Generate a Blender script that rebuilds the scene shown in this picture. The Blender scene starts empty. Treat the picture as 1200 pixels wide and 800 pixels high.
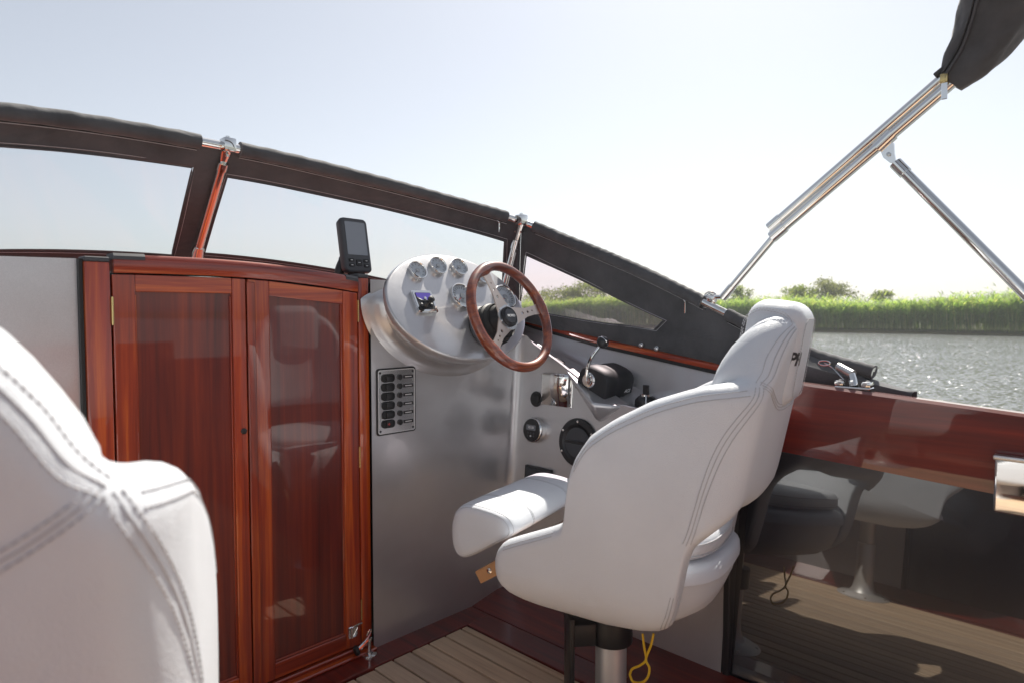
import bpy, bmesh, math, random
import numpy as np
from mathutils import Vector, Matrix
R = math.radians
random.seed(7); rng = np.random.default_rng(7)
scene = bpy.context.scene
COL = scene.collection

# ------------------------------------------------------------------ camera
# X = starboard, Y = forward, Z up, metres; z = 0 is the cockpit sole
FPX, YAW, PITCH, CAMZ = 770.0, R(45.7), math.atan(35/770), 1.0
cam_d = bpy.data.cameras.new('camera')
cam = bpy.data.objects.new('camera', cam_d); COL.objects.link(cam)
cam_d.sensor_width = 36.0; cam_d.lens = 36.0*FPX/1200.0
cam_d.clip_start = 0.02; cam_d.clip_end = 5000
cam.location = (0, 0, CAMZ); cam.rotation_euler = (R(90)-PITCH, 0, -YAW)
cam_d.dof.use_dof = True; cam_d.dof.focus_distance = 1.95; cam_d.dof.aperture_fstop = 4.8
scene.camera = cam

# ------------------------------------------------------------------ sky, sun, exposure
SUN_HEAD, SUN_EL = 65.0, 52.0           # degrees right of forward (+Y), elevation
world = bpy.data.worlds.new('World'); scene.world = world; world.use_nodes = True
wn = world.node_tree; wn.nodes.clear()
sky = wn.nodes.new('ShaderNodeTexSky'); sky.sky_type = 'NISHITA'; sky.sun_disc = False
sky.sun_elevation = R(SUN_EL); sky.sun_rotation = R(SUN_HEAD)
sky.air_density = 1.0; sky.dust_density = 1.2; sky.ozone_density = 1.2; sky.altitude = 0
bg = wn.nodes.new('ShaderNodeBackground'); bg.inputs['Strength'].default_value = 0.083
wo = wn.nodes.new('ShaderNodeOutputWorld')
hs = wn.nodes.new('ShaderNodeHueSaturation'); hs.inputs['Saturation'].default_value = .42      # thin summer haze
wn.links.new(sky.outputs[0], hs.inputs['Color']); wn.links.new(hs.outputs[0], bg.inputs[0]); wn.links.new(bg.outputs[0], wo.inputs[0])
sun_d = bpy.data.lights.new('sun', 'SUN'); sun_d.energy = 5.0; sun_d.angle = R(0.55); sun_d.color = (1.0, 0.94, 0.84)
sun = bpy.data.objects.new('sun', sun_d); COL.objects.link(sun)
sd = Vector((math.sin(R(SUN_HEAD))*math.cos(R(SUN_EL)), math.cos(R(SUN_HEAD))*math.cos(R(SUN_EL)), math.sin(R(SUN_EL))))
sun.rotation_euler = sd.to_track_quat('Z', 'Y').to_euler()
vs = scene.view_settings; vs.view_transform = 'Standard'; vs.look = 'None'; vs.gamma = 1.0; vs.exposure = 0.70
vs.use_curve_mapping = False

# ------------------------------------------------------------------ pixel -> place helpers
def ray(px, py):
    x = (px-600)/FPX; y = (400-py)/FPX
    fw = math.cos(PITCH)+y*math.sin(PITCH); up = -math.sin(PITCH)+y*math.cos(PITCH)
    return Vector((math.sin(YAW)*fw+math.cos(YAW)*x, math.cos(YAW)*fw-math.sin(YAW)*x, up))
CAM = Vector((0, 0, CAMZ))
def on(ax, v, px, py):
    r = ray(px, py); return CAM + r*((v-CAM[ax])/r[ax])
def on_plane(p0, n, px, py):
    r = ray(px, py); return CAM + r*((Vector(p0)-CAM).dot(n)/r.dot(n))

# ------------------------------------------------------------------ materials
def mat(name, col=(.5,.5,.5), rough=.5, metal=0., coat=0., coat_rough=.03, spec=.5, sheen=0.):
    m = bpy.data.materials.new(name); m.use_nodes = True
    b = m.node_tree.nodes['Principled BSDF']
    b.inputs['Base Color'].default_value = (*col, 1); b.inputs['Roughness'].default_value = rough
    b.inputs['Metallic'].default_value = metal; b.inputs['Coat Weight'].default_value = coat
    b.inputs['Coat Roughness'].default_value = coat_rough; b.inputs['Specular IOR Level'].default_value = spec
    b.inputs['Sheen Weight'].default_value = sheen
    return m
def nn(m, t, **kw):
    n = m.node_tree.nodes.new(t)
    for k, v in kw.items():
        if k in n.inputs: n.inputs[k].default_value = v
        else: setattr(n, k, v)
    return n
def lk(m, a, b): m.node_tree.links.new(a, b)
def bsdf(m): return m.node_tree.nodes['Principled BSDF']
def coords(m, scale=(1,1,1), kind='Object', rot=(0,0,0)):
    tc = nn(m, 'ShaderNodeTexCoord'); mp = nn(m, 'ShaderNodeMapping')
    mp.inputs['Scale'].default_value = scale; mp.inputs['Rotation'].default_value = rot
    lk(m, tc.outputs[kind], mp.inputs['Vector']); return mp.outputs[0]
def noise(m, vec, scale, detail=4, rough=.55, dist=0):
    n = nn(m, 'ShaderNodeTexNoise'); n.inputs['Scale'].default_value = scale; n.inputs['Detail'].default_value = detail
    n.inputs['Roughness'].default_value = rough; n.inputs['Distortion'].default_value = dist
    lk(m, vec, n.inputs['Vector']); return n.outputs['Fac']
def ramp(m, fac, stops):
    r = nn(m, 'ShaderNodeValToRGB'); el = r.color_ramp.elements
    while len(el) < len(stops): el.new(.5)
    for e, (p, c) in zip(el, stops): e.position = p; e.color = (*c, 1) if len(c) == 3 else c
    lk(m, fac, r.inputs[0]); return r.outputs[0]
def bump(m, h, strength=.2, dist=.002, target='Normal'):
    b = nn(m, 'ShaderNodeBump'); b.inputs['Strength'].default_value = strength; b.inputs['Distance'].default_value = dist
    lk(m, h, b.inputs['Height']); lk(m, b.outputs[0], bsdf(m).inputs[target]); return b
def mixc(m, fac, a, b, mode='MIX'):
    x = nn(m, 'ShaderNodeMix', data_type='RGBA', blend_type=mode)
    for s, v in ((x.inputs['Factor'], fac), (x.inputs['A'], a), (x.inputs['B'], b)):
        pass
    ins = [i for i in x.inputs if i.type == 'RGBA']; fi = x.inputs[0]
    if isinstance(fac, (int, float)): fi.default_value = fac
    else: lk(m, fac, fi)
    for s, v in ((ins[0], a), (ins[1], b)):
        if isinstance(v, tuple): s.default_value = (*v, 1) if len(v) == 3 else v
        else: lk(m, v, s)
    return [o for o in x.outputs if o.type == 'RGBA'][0]

def mahogany(name, axis, dark=(.12,.009,.004), mid=(.36,.036,.005), light=(.70,.145,.010)):
    m = mat(name, rough=.45, coat=1.0, coat_rough=.015)
    bsdf(m).inputs['Coat IOR'].default_value = 1.55
    sc = [38, 38, 38]; sc[axis] = 1.3
    v = coords(m, tuple(sc), 'Object')
    oi = nn(m, 'ShaderNodeObjectInfo')
    ad = nn(m, 'ShaderNodeVectorMath', operation='ADD'); lk(m, v, ad.inputs[0])
    ml = nn(m, 'ShaderNodeMath', operation='MULTIPLY'); ml.inputs[1].default_value = 31.
    lk(m, oi.outputs['Random'], ml.inputs[0]); lk(m, ml.outputs[0], ad.inputs[1])
    a = noise(m, ad.outputs[0], 1.0, 5, .65, .4)
    c = ramp(m, a, [(.30, dark), (.5, mid), (.72, light)])
    s2 = [9, 9, 9]; s2[axis] = .7
    b = noise(m, coords(m, tuple(s2)), 1.0, 3, .5, .6)
    c2 = ramp(m, b, [(.3, (.78,.74,.72)), (.7, (1.14,1.12,1.06))])
    c3 = mixc(m, 1.0, c, c2, 'MULTIPLY')
    lk(m, c3, bsdf(m).inputs['Base Color'])
    s3 = [3, 3, 3]; s3[axis] = 1.2
    w = noise(m, coords(m, tuple(s3)), 2.0, 2, .4)
    bump(m, w, .05, .004, 'Coat Normal')
    return m
M = {}
M['mah_z'] = mahogany('mahogany_upright', 2)
M['mah_x'] = mahogany('mahogany_across', 0)
M['mah_y'] = mahogany('mahogany_lengthwise', 1)
M['mah_coam'] = mahogany('mahogany_coaming', 1, (.07,.005,.003), (.15,.010,.005), (.24,.022,.007))
M['mah_wheel'] = mahogany('mahogany_wheel', 0, (.06,.009,.006), (.19,.033,.010), (.42,.10,.018))

def silver_paint():
    m = mat('silver_paint', (.42,.415,.42), .34, .62, .9, .05)
    v = coords(m)
    f = noise(m, v, 900, 1, .5); c = ramp(m, f, [(.35, (.555,.55,.56)), (.65, (.63,.625,.635))])
    d = noise(m, v, 3.0, 5, .6); c2 = ramp(m, d, [(.3, (.9,.89,.88)), (.7, (1.06,1.06,1.07))])
    lk(m, mixc(m, 1., c, c2, 'MULTIPLY'), bsdf(m).inputs['Base Color'])
    s = noise(m, v, 14, 6, .7); lk(m, ramp(m, s, [(.35, (.28,)*3), (.75, (.40,)*3)]), bsdf(m).inputs['Roughness'])
    w = noise(m, v, 4, 2, .4); bump(m, w, .05, .01, 'Coat Normal')
    return m
M['silver'] = silver_paint()
def vinyl(name, col):
    m = mat(name, col, .42, spec=.4)
    v = coords(m)
    vo = nn(m, 'ShaderNodeTexVoronoi'); vo.inputs['Scale'].default_value = 650; lk(m, v, vo.inputs['Vector'])
    n2 = noise(m, v, 9, 4, .55)
    ad = nn(m, 'ShaderNodeMath', operation='MULTIPLY_ADD'); ad.inputs[1].default_value = 5.0
    lk(m, n2, ad.inputs[0]); lk(m, vo.outputs['Distance'], ad.inputs[2])
    n5 = noise(m, coords(m, (1,1,.6)), 22, 3, .5, 1.2)
    a5 = nn(m, 'ShaderNodeMath', operation='MULTIPLY_ADD'); a5.inputs[1].default_value = 2.2; lk(m, n5, a5.inputs[0]); lk(m, ad.outputs[0], a5.inputs[2])
    bump(m, a5.outputs[0], .30, .0018)
    n3 = noise(m, v, 5, 4, .6); c = ramp(m, n3, [(.3, tuple(x*.93 for x in col)), (.7, col)])
    lk(m, c, bsdf(m).inputs['Base Color'])
    return m
M['vinyl'] = vinyl('pale_grey_vinyl', (.70,.725,.765))
M['thread'] = mat('grey_thread', (.48,.48,.50), .7)
M['chrome'] = mat('polished_stainless', (.80,.79,.77), .07, 1.)
def brushed():
    m = mat('brushed_aluminium', (.62,.61,.60), .28, 1.)
    v = coords(m, (1,1,60)); n = noise(m, v, 6, 3); lk(m, ramp(m, n, [(.3,(.22,)*3),(.7,(.36,)*3)]), bsdf(m).inputs['Roughness']); return m
M['brushed'] = brushed()
M['spokemetal'] = mat('warm_reflection_aluminium', (.66,.54,.46), .30, 1.)  # spoke aluminium, with the warm reflection of nearby wood tinted into its colour
M['satin'] = mat('satin_aluminium', (.66,.65,.64), .42, .55)
M['blackplastic'] = mat('black_plastic', (.018,.018,.020), .38)
M['blackrubber'] = mat('black_rubber', (.014,.014,.015), .55)
M['throttleblack'] = mat('matte_black_plastic', (.022,.022,.025), .55)
M['greyplastic'] = mat('dark_grey_plastic', (.055,.058,.066), .45)
def black_gloss():
    m = mat('black_gloss_paint', (.014,.014,.018), .25, 0., 1., .015)
    v = coords(m); w = noise(m, v, 3.2, 2, .4); bump(m, w, .03, .006, 'Coat Normal'); bsdf(m).inputs['Coat IOR'].default_value = 1.95; return m
M['blackgloss'] = black_gloss()
def canvas():
    m = mat('black_canvas', (.030,.029,.030), .85, sheen=.25)
    v = coords(m, (1,1,1), 'UV')
    w1 = nn(m, 'ShaderNodeTexWave'); w1.inputs['Scale'].default_value = 160; lk(m, v, w1.inputs['Vector'])
    w2 = nn(m, 'ShaderNodeTexWave'); w2.bands_direction = 'Y'; w2.inputs['Scale'].default_value = 160; lk(m, v, w2.inputs['Vector'])
    o = coords(m); n = noise(m, o, 10, 5, .6); n4 = noise(m, o, 500, 2)
    lk(m, ramp(m, n, [(.3,(.050,.051,.056)),(.75,(.098,.100,.108))]), bsdf(m).inputs['Base Color'])
    mm = nn(m, 'ShaderNodeMath', operation='MULTIPLY_ADD'); mm.inputs[1].default_value = 9.; lk(m, n, mm.inputs[0]); lk(m, n4, mm.inputs[2])
    w3 = noise(m, coords(m, (1,1,2.2)), 4.5, 3, .5, .8)
    m3 = nn(m, 'ShaderNodeMath', operation='MULTIPLY_ADD'); m3.inputs[1].default_value = 22.; lk(m, w3, m3.inputs[0]); lk(m, mm.outputs[0], m3.inputs[2])
    bump(m, m3.outputs[0], .4, .0018); return m
M['canvas'] = canvas()
def clear_vinyl(name, tint):
    m = bpy.data.materials.new(name); m.use_nodes = True
    t = m.node_tree; t.nodes.clear()
    o = t.nodes.new('ShaderNodeOutputMaterial'); mx = t.nodes.new('ShaderNodeMixShader')
    tr = t.nodes.new('ShaderNodeBsdfTransparent'); tr.inputs[0].default_value = (*tint,1)
    gl = t.nodes.new('ShaderNodeBsdfGlossy'); gl.inputs['Roughness'].default_value = .03
    lw = t.nodes.new('ShaderNodeLayerWeight'); pw = t.nodes.new('ShaderNodeMath'); pw.operation = 'POWER'; pw.inputs[1].default_value = 4.
    fr = t.nodes.new('ShaderNodeMath'); fr.operation = 'MULTIPLY_ADD'; fr.inputs[1].default_value = .8; fr.inputs[2].default_value = .05
    t.links.new(lw.outputs['Facing'], pw.inputs[0]); t.links.new(pw.outputs[0], fr.inputs[0])
    tc = t.nodes.new('ShaderNodeTexCoord'); nz = t.nodes.new('ShaderNodeTexNoise'); nz.inputs['Scale'].default_value = 6
    bp = t.nodes.new('ShaderNodeBump'); bp.inputs['Strength'].default_value = .25; bp.inputs['Distance'].default_value = .01
    t.links.new(tc.outputs['Object'], nz.inputs['Vector']); t.links.new(nz.outputs['Fac'], bp.inputs['Height'])
    t.links.new(bp.outputs[0], gl.inputs['Normal']); t.links.new(bp.outputs[0], lw.inputs['Normal'])
    t.links.new(fr.outputs[0], mx.inputs[0]); t.links.new(tr.outputs[0], mx.inputs[1]); t.links.new(gl.outputs[0], mx.inputs[2])
    t.links.new(mx.outputs[0], o.inputs[0]); return m
M['pane'] = clear_vinyl('clear_window_vinyl', (.86,.88,.895)); M['pane_side'] = clear_vinyl('rosy_window_vinyl', (.90,.82,.89))
def teak():
    m = mat('teak', (.40,.26,.15), .62)
    oi = nn(m, 'ShaderNodeObjectInfo')
    v = coords(m, (70, 2.2, 70)); ad = nn(m, 'ShaderNodeVectorMath', operation='ADD'); lk(m, v, ad.inputs[0])
    ml = nn(m, 'ShaderNodeMath', operation='MULTIPLY'); ml.inputs[1].default_value = 57.; lk(m, oi.outputs['Random'], ml.inputs[0]); lk(m, ml.outputs[0], ad.inputs[1])
    a = noise(m, ad.outputs[0], 1, 5, .65, .3)
    c = ramp(m, a, [(.3,(.46,.33,.225)),(.5,(.62,.47,.335)),(.75,(.73,.58,.42))])
    r = ramp(m, oi.outputs['Random'], [(0,(.82,.82,.84)),(1,(1.12,1.08,1.02))])
    lk(m, mixc(m, 1., c, r, 'MULTIPLY'), bsdf(m).inputs['Base Color']); bump(m, a, .25, .001); return m
M['teak'] = teak()
M['caulk'] = mat('black_caulk', (.010,.010,.011), .55)
M['dial'] = mat('gauge_dial', (.60,.62,.65), .35, coat=.6)
M['dialgrey'] = mat('dial_centre_grey', (.30,.31,.33), .4)
M['ink'] = mat('dark_ink', (.03,.03,.035), .5)
M['white'] = mat('white_print', (.75,.75,.75), .5)
M['purple'] = mat('purple_print', (.085,.05,.42), .3, coat=.6)
M['red'] = mat('red_print', (.55,.03,.03), .4)
M['yellow'] = mat('yellow_cord', (.80,.50,.02), .6)
M['brass'] = mat('brass', (.62,.47,.22), .25, 1.)
M['screen'] = mat('dark_screen', (.20,.22,.25), .2, 0, 1., .03)
M['deckpaint'] = mat('cream_deck', (.62,.60,.55), .45)
M['hullpaint'] = mat('dark_hull', (.02,.022,.03), .3, 0, 1., .05)
M['bracket'] = mat('wood_reflection_tan', (.52,.27,.12), .35, coat=.7)  # tan of sunlit wood mirrored in a steel bracket, put into the base colour

# ------------------------------------------------------------------ geometry helpers
class G:
    def __init__(s): s.v = []; s.f = []
    def add(s, vs, fs):
        o = len(s.v); s.v += [tuple(x) for x in vs]; s.f += [tuple(i+o for i in f) for f in fs]; return s
    def box(s, lo, hi, r=0, seg=2, M4=None):
        lo = Vector(lo); hi = Vector(hi); bm = bmesh.new(); bmesh.ops.create_cube(bm, size=1)
        for v in bm.verts: v.co = Vector(((v.co.x+.5)*(hi.x-lo.x)+lo.x, (v.co.y+.5)*(hi.y-lo.y)+lo.y, (v.co.z+.5)*(hi.z-lo.z)+lo.z))
        if r > 0: bmesh.ops.bevel(bm, geom=list(bm.edges), offset=r, segments=seg, profile=.5, affect='EDGES')
        if M4 is not None: bmesh.ops.transform(bm, matrix=M4, verts=bm.verts)
        bm.verts.ensure_lookup_table(); bm.verts.index_update()
        s.add([v.co for v in bm.verts], [[v.index for v in f.verts] for f in bm.faces]); bm.free(); return s
    def loft(s, rings, closed=True, cap=True):
        n = len(rings[0]); o = len(s.v)
        for r in rings: s.v += [tuple(p) for p in r]
        m = n if closed else n-1
        for i in range(len(rings)-1):
            for j in range(m):
                a = o+i*n+j; b = o+i*n+(j+1) % n; s.f.append((a, b, b+n, a+n))
        if cap and closed:
            s.f.append(tuple(o+j for j in reversed(range(n)))); s.f.append(tuple(o+(len(rings)-1)*n+j for j in range(n)))
        return s
    def tube(s, pts, rad, n=10, cap=True, flat=None):
        pts = [Vector(p) for p in pts]; k = len(pts)
        if not hasattr(rad, '__len__'): rad = [rad]*k
        T = []
        for i in range(k):
            t = pts[min(i+1, k-1)]-pts[max(i-1, 0)]; T.append(t.normalized() if t.length > 1e-9 else Vector((0,0,1)))
        up = Vector((0,0,1)) if abs(T[0].z) < .9 else Vector((1,0,0))
        x = T[0].cross(up).normalized(); rings = []
        for i in range(k):
            x = (x - T[i]*x.dot(T[i])).normalized(); y = T[i].cross(x)
            rings.append([pts[i]+(x*math.cos(a)+y*math.sin(a)*(flat or 1))*rad[i] for a in [2*math.pi*j/n for j in range(n)]])
        return s.loft(rings, True, cap)
    def lathe(s, prof, n=32, M4=None):
        # prof: (radius, height) along local z
        rings = [[Vector((max(r, 1e-5)*math.cos(2*math.pi*j/n), max(r, 1e-5)*math.sin(2*math.pi*j/n), h)) for j in range(n)] for r, h in prof]
        if M4 is not None: rings = [[M4 @ p for p in r] for r in rings]
        return s.loft(rings, True, True)
    def prism(s, poly, a, b, M4=None):
        # poly in xy, extruded z a..b
        n = len(poly); vs = [Vector((x, y, a)) for x, y in poly]+[Vector((x, y, b)) for x, y in poly]
        if M4 is not None: vs = [M4 @ v for v in vs]
        s.add(vs, [tuple(reversed(range(n))), tuple(range(n, 2*n))]+[(j, (j+1) % n, (j+1) % n+n, j+n) for j in range(n)]); return s
    def grid(s, rows):
        n = len(rows[0]); o = len(s.v)
        for r in rows: s.v += [tuple(p) for p in r]
        for i in range(len(rows)-1):
            for j in range(n-1): s.f.append((o+i*n+j, o+i*n+j+1, o+(i+1)*n+j+1, o+(i+1)*n+j))
        return s
    def mesh(s, name, smooth=35):
        me = bpy.data.meshes.new(name); me.from_pydata(s.v, [], s.f); me.validate()
        bm = bmesh.new(); bm.from_mesh(me); bmesh.ops.recalc_face_normals(bm, faces=bm.faces); bm.to_mesh(me); bm.free()
        if smooth:
            me.polygons.foreach_set('use_smooth', [True]*len(me.polygons)); me.set_sharp_from_angle(angle=R(smooth))
        return me
def obj(name, g, m, parent=None, smooth=35, solid=0, bevel=0, sub=0):
    me = g.mesh(name, smooth) if isinstance(g, G) else g
    o = bpy.data.objects.new(name, me); COL.objects.link(o); o.parent = parent
    if m is not None and not me.materials: me.materials.append(M[m] if isinstance(m, str) else m)
    if solid: md = o.modifiers.new('solid', 'SOLIDIFY'); md.thickness = solid; md.offset = 0
    if bevel:
        md = o.modifiers.new('bevel', 'BEVEL'); md.width = bevel; md.segments = 2; md.limit_method = 'ANGLE'; md.angle_limit = R(40)
    if sub: md = o.modifiers.new('sub', 'SUBSURF'); md.levels = sub; md.render_levels = sub
    return o
def tag(o, label, cat, group=None):
    o['label'] = label; o['category'] = cat
    if group: o['group'] = group
    return o
def thing(name, label, cat, loc=(0,0,0), rotz=0, group=None, mtx=None):
    o = bpy.data.objects.new(name, None); COL.objects.link(o); o.empty_display_size = .05
    if mtx is not None: o.matrix_world = mtx
    else: o.location = loc; o.rotation_euler = (0, 0, rotz)
    return tag(o, label, cat, group)
def struct(name, g, m, label=None, **kw):
    o = obj(name, g, m, **kw); o['kind'] = 'structure'
    if label: o['label'] = label
    return o
def frame(pos, nrm, up=(0,0,1)):
    z = Vector(nrm).normalized(); x = Vector(up).cross(z).normalized(); y = z.cross(x)
    return Matrix(((x.x,y.x,z.x,pos[0]),(x.y,y.y,z.y,pos[1]),(x.z,y.z,z.z,pos[2]),(0,0,0,1)))
def catmull(pts, n=8):
    P = [Vector(p) for p in pts]; P = [P[0]*2-P[1]]+P+[P[-1]*2-P[-2]]; out = []
    for i in range(1, len(P)-2):
        for k in range(n):
            t = k/n; a, b, c, d = P[i-1:i+3]
            out.append(.5*((2*b)+(c-a)*t+(2*a-5*b+4*c-d)*t*t+(3*b-a-3*c+d)*t**3))
    out.append(P[-2]); return out
def text_mesh(body, size, depth=.0004, bold=.0):
    cu = bpy.data.curves.new('lettering', 'FONT'); cu.body = body; cu.size = size; cu.extrude = depth; cu.offset = bold
    cu.align_x = 'CENTER'; cu.align_y = 'CENTER'
    o = bpy.data.objects.new('lettering', cu); COL.objects.link(o)
    dg = bpy.context.evaluated_depsgraph_get(); me = bpy.data.meshes.new_from_object(o.evaluated_get(dg))
    bpy.data.objects.remove(o); bpy.data.curves.remove(cu); me.name = 'lettering'; me.materials.clear(); return me
def lettering(body, size, m, parent, mtx, bold=0., shear=0.):
    me = text_mesh(body, size, .0004, bold)
    if shear: me.transform(Matrix(((1,shear,0,0),(0,1,0,0),(0,0,1,0),(0,0,0,1))))
    me.transform(mtx); return obj('lettering', me, m, parent, smooth=0)
def interp(x, tab):
    xs = [t[0] for t in tab]; return float(np.interp(x, xs, [t[1] for t in tab]))
def ellipse(a, b, n=48): return [(a*math.cos(2*math.pi*j/n), b*math.sin(2*math.pi*j/n)) for j in range(n)]
def rrect(w, h, r, n=5):
    out = []
    for cx, cy, a0 in ((w/2-r, h/2-r, 0), (-w/2+r, h/2-r, 90), (-w/2+r, -h/2+r, 180), (w/2-r, -h/2+r, 270)):
        for k in range(n+1): a = R(a0+90*k/n); out.append((cx+r*math.cos(a), cy+r*math.sin(a)))
    return out
T = Matrix.Translation

# ================================================================== SETTING: water, bank
CX = 0.73                                    # centreline of the boat
WZ = -0.40                                   # water level
def water_mat():
    m = mat('river_water', (.17,.18,.175), .10, spec=.5); bsdf(m).inputs['IOR'].default_value = 1.33
    # each ripple facet gets its own tilt, so the surface glints at any distance
    def tilt(vec, sc, k, det):
        n = nn(m, 'ShaderNodeTexNoise'); n.inputs['Scale'].default_value = sc; n.inputs['Detail'].default_value = det; n.inputs['Roughness'].default_value = .6
        lk(m, vec, n.inputs['Vector']); a = nn(m, 'ShaderNodeVectorMath', operation='SUBTRACT'); a.inputs[1].default_value = (.5,.5,.5); lk(m, n.outputs['Color'], a.inputs[0])
        b = nn(m, 'ShaderNodeVectorMath', operation='MULTIPLY'); b.inputs[1].default_value = (k,k,0); lk(m, a.outputs[0], b.inputs[0]); return b.outputs[0]
    def add(a, b):
        x = nn(m, 'ShaderNodeVectorMath', operation='ADD'); lk(m, a, x.inputs[0])
        if isinstance(b, tuple): x.inputs[1].default_value = b
        else: lk(m, b, x.inputs[1])
        return x.outputs[0]
    v = coords(m, (1,1,1), 'Object'); v2 = coords(m, (.8,1.5,1), 'Object', (0,0,R(25)))
    t = add(add(add(tilt(v, .45, .22, 2), tilt(v2, 4.5, 1.1, 3)), tilt(v, 13.0, 1.9, 2)), (0,0,1))
    nz = nn(m, 'ShaderNodeVectorMath', operation='NORMALIZE'); lk(m, t, nz.inputs[0]); lk(m, nz.outputs[0], bsdf(m).inputs['Normal'])
    return m
M['water'] = water_mat()
BX = 47.4                                    # bank line, parallel to the boat
struct('water', G().add([(-900,-900,WZ),(BX+1.5,-900,WZ),(BX+1.5,1500,WZ),(-900,1500,WZ)], [(0,1,2,3)]), 'water', smooth=0)
def ground_mat():
    m = mat('marsh_ground', (.07,.06,.03), .95); v = coords(m); n = noise(m, v, .6, 6, .65)
    lk(m, ramp(m, n, [(.3,(.045,.05,.018)),(.7,(.11,.10,.04))]), bsdf(m).inputs['Base Color']); return m
M['ground'] = ground_mat()
g = G(); ys = [-900,-60,-30]+[y*4 for y in range(-7,60)]+[300,500,1500]
rows = []
for y in ys:
    j = .25*math.sin(y*.7)+.2*math.sin(y*1.9+1)
    rows.append([(BX+j-.3, y, WZ-.3), (BX+j, y, WZ+.12), (BX+j+1.5, y, WZ+.25), (BX+12, y, WZ+.3), (2500, y, WZ+.6)])
g.grid(rows); struct('ground', g, 'ground')

def leaf_mat(name, cols, trans=.45):
    m = bpy.data.materials.new(name); m.use_nodes = True; t = m.node_tree; b = bsdf(m)
    at = nn(m, 'ShaderNodeAttribute'); at.attribute_name = 'rnd'
    c = ramp(m, at.outputs['Fac'], cols); lk(m, c, b.inputs['Base Color']); b.inputs['Roughness'].default_value = .6
    b.inputs['Specular IOR Level'].default_value = .25
    tl = nn(m, 'ShaderNodeBsdfTranslucent'); br = mixc(m, 1., c, (1.25,1.3,.7), 'MULTIPLY'); lk(m, br, tl.inputs[0])
    mx = nn(m, 'ShaderNodeMixShader'); mx.inputs[0].default_value = trans
    lk(m, b.outputs[0], mx.inputs[1]); lk(m, tl.outputs[0], mx.inputs[2])
    lk(m, mx.outputs[0], t.nodes['Material Output'].inputs[0]); return m
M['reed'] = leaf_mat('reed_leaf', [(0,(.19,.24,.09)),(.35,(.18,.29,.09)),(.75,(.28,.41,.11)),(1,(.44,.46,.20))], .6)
M['foliage'] = leaf_mat('bush_leaf', [(0,(.12,.16,.05)),(.5,(.19,.25,.07)),(1,(.30,.33,.10))], .5)
M['foliage2'] = leaf_mat('tree_leaf', [(0,(.13,.15,.07)),(.5,(.18,.20,.09)),(1,(.26,.26,.13))], .45)
M['bark'] = mat('bark', (.07,.05,.035), .9)
def mesh_np(name, V, F, m, attr=None):
    me = bpy.data.meshes.new(name); k = F.shape[1]
    me.vertices.add(len(V)); me.vertices.foreach_set('co', V.astype(np.float32).ravel())
    me.loops.add(F.size); me.loops.foreach_set('vertex_index', F.astype(np.int32).ravel())
    me.polygons.add(len(F)); me.polygons.foreach_set('loop_start', np.arange(0, F.size, k, dtype=np.int32)); me.update(calc_edges=True)
    if attr is not None:
        a = me.attributes.new('rnd', 'FLOAT', 'POINT'); a.data.foreach_set('value', attr.astype(np.float32))
    me.materials.append(M[m]); return me
def quads(P0, P1, W, rnd):
    # ribbons: root P0, tip P1, half-width vectors W -> diamond-ish quads
    mid = P0*.55+P1*.45; n = len(P0)
    V = np.stack([P0, mid+W, P1, mid-W], 1).reshape(-1, 3)
    F = np.arange(4*n).reshape(n, 4); return V, F, np.repeat(rnd, 4)
def reeds():
    n = 26000
    t = rng.random(n); Y = np.where(rng.random(n) < .75, -14+74*rng.random(n), 60+220*rng.random(n)*rng.random(n)+0*t)
    depth = np.abs(rng.normal(0, 1, n))*1.8
    X = BX+.15+.25*np.sin(Y*.7)+.2*np.sin(Y*1.9+1)+depth
    clump = .5+.5*np.sin(Y*.55+1.3*np.sin(Y*.21))*np.sin(X*.9+Y*.33)
    Hh = 1.70+.45*clump+.35*rng.random(n)+.22*np.sin(Y*.17+2.)+.15*np.sin(Y*.41)+np.where(rng.random(n) < .05, .35, 0.)+np.clip(depth, 0, 3)*.07
    base = np.stack([X, Y, np.full(n, WZ+.05)], 1)
    lean = np.stack([rng.normal(-.05,.14,n), rng.normal(.05,.14,n), Hh], 1); tip = base+lean
    Vs, Fs, As = [], [], []; off = 0
    def put(V, F, A):
        nonlocal off
        Vs.append(V); Fs.append(F+off); As.append(A); off += len(V)
    a = rng.random(n)*np.pi; wv = np.stack([np.cos(a), np.sin(a), 0*a], 1)
    put(*quads(base, tip, wv*.022, np.where(rng.random(n) < .14, 1., np.clip(rng.normal(.45,.2,n), 0, 1))))
    for k in range(7):
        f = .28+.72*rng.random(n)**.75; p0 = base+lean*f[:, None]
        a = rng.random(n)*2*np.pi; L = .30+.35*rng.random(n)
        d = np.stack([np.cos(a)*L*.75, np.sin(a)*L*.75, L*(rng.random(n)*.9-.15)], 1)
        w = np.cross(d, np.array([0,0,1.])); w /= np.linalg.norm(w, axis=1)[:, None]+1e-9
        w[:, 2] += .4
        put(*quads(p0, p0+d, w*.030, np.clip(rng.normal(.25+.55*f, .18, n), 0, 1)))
    me = mesh_np('reeds', np.concatenate(Vs), np.concatenate(Fs), 'reed', np.concatenate(As))
    o = bpy.data.objects.new('reeds', me); COL.objects.link(o); o['kind'] = 'stuff'
    o['label'] = 'tall green reed bed along the far river bank'; o['category'] = 'reeds'
reeds()
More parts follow.
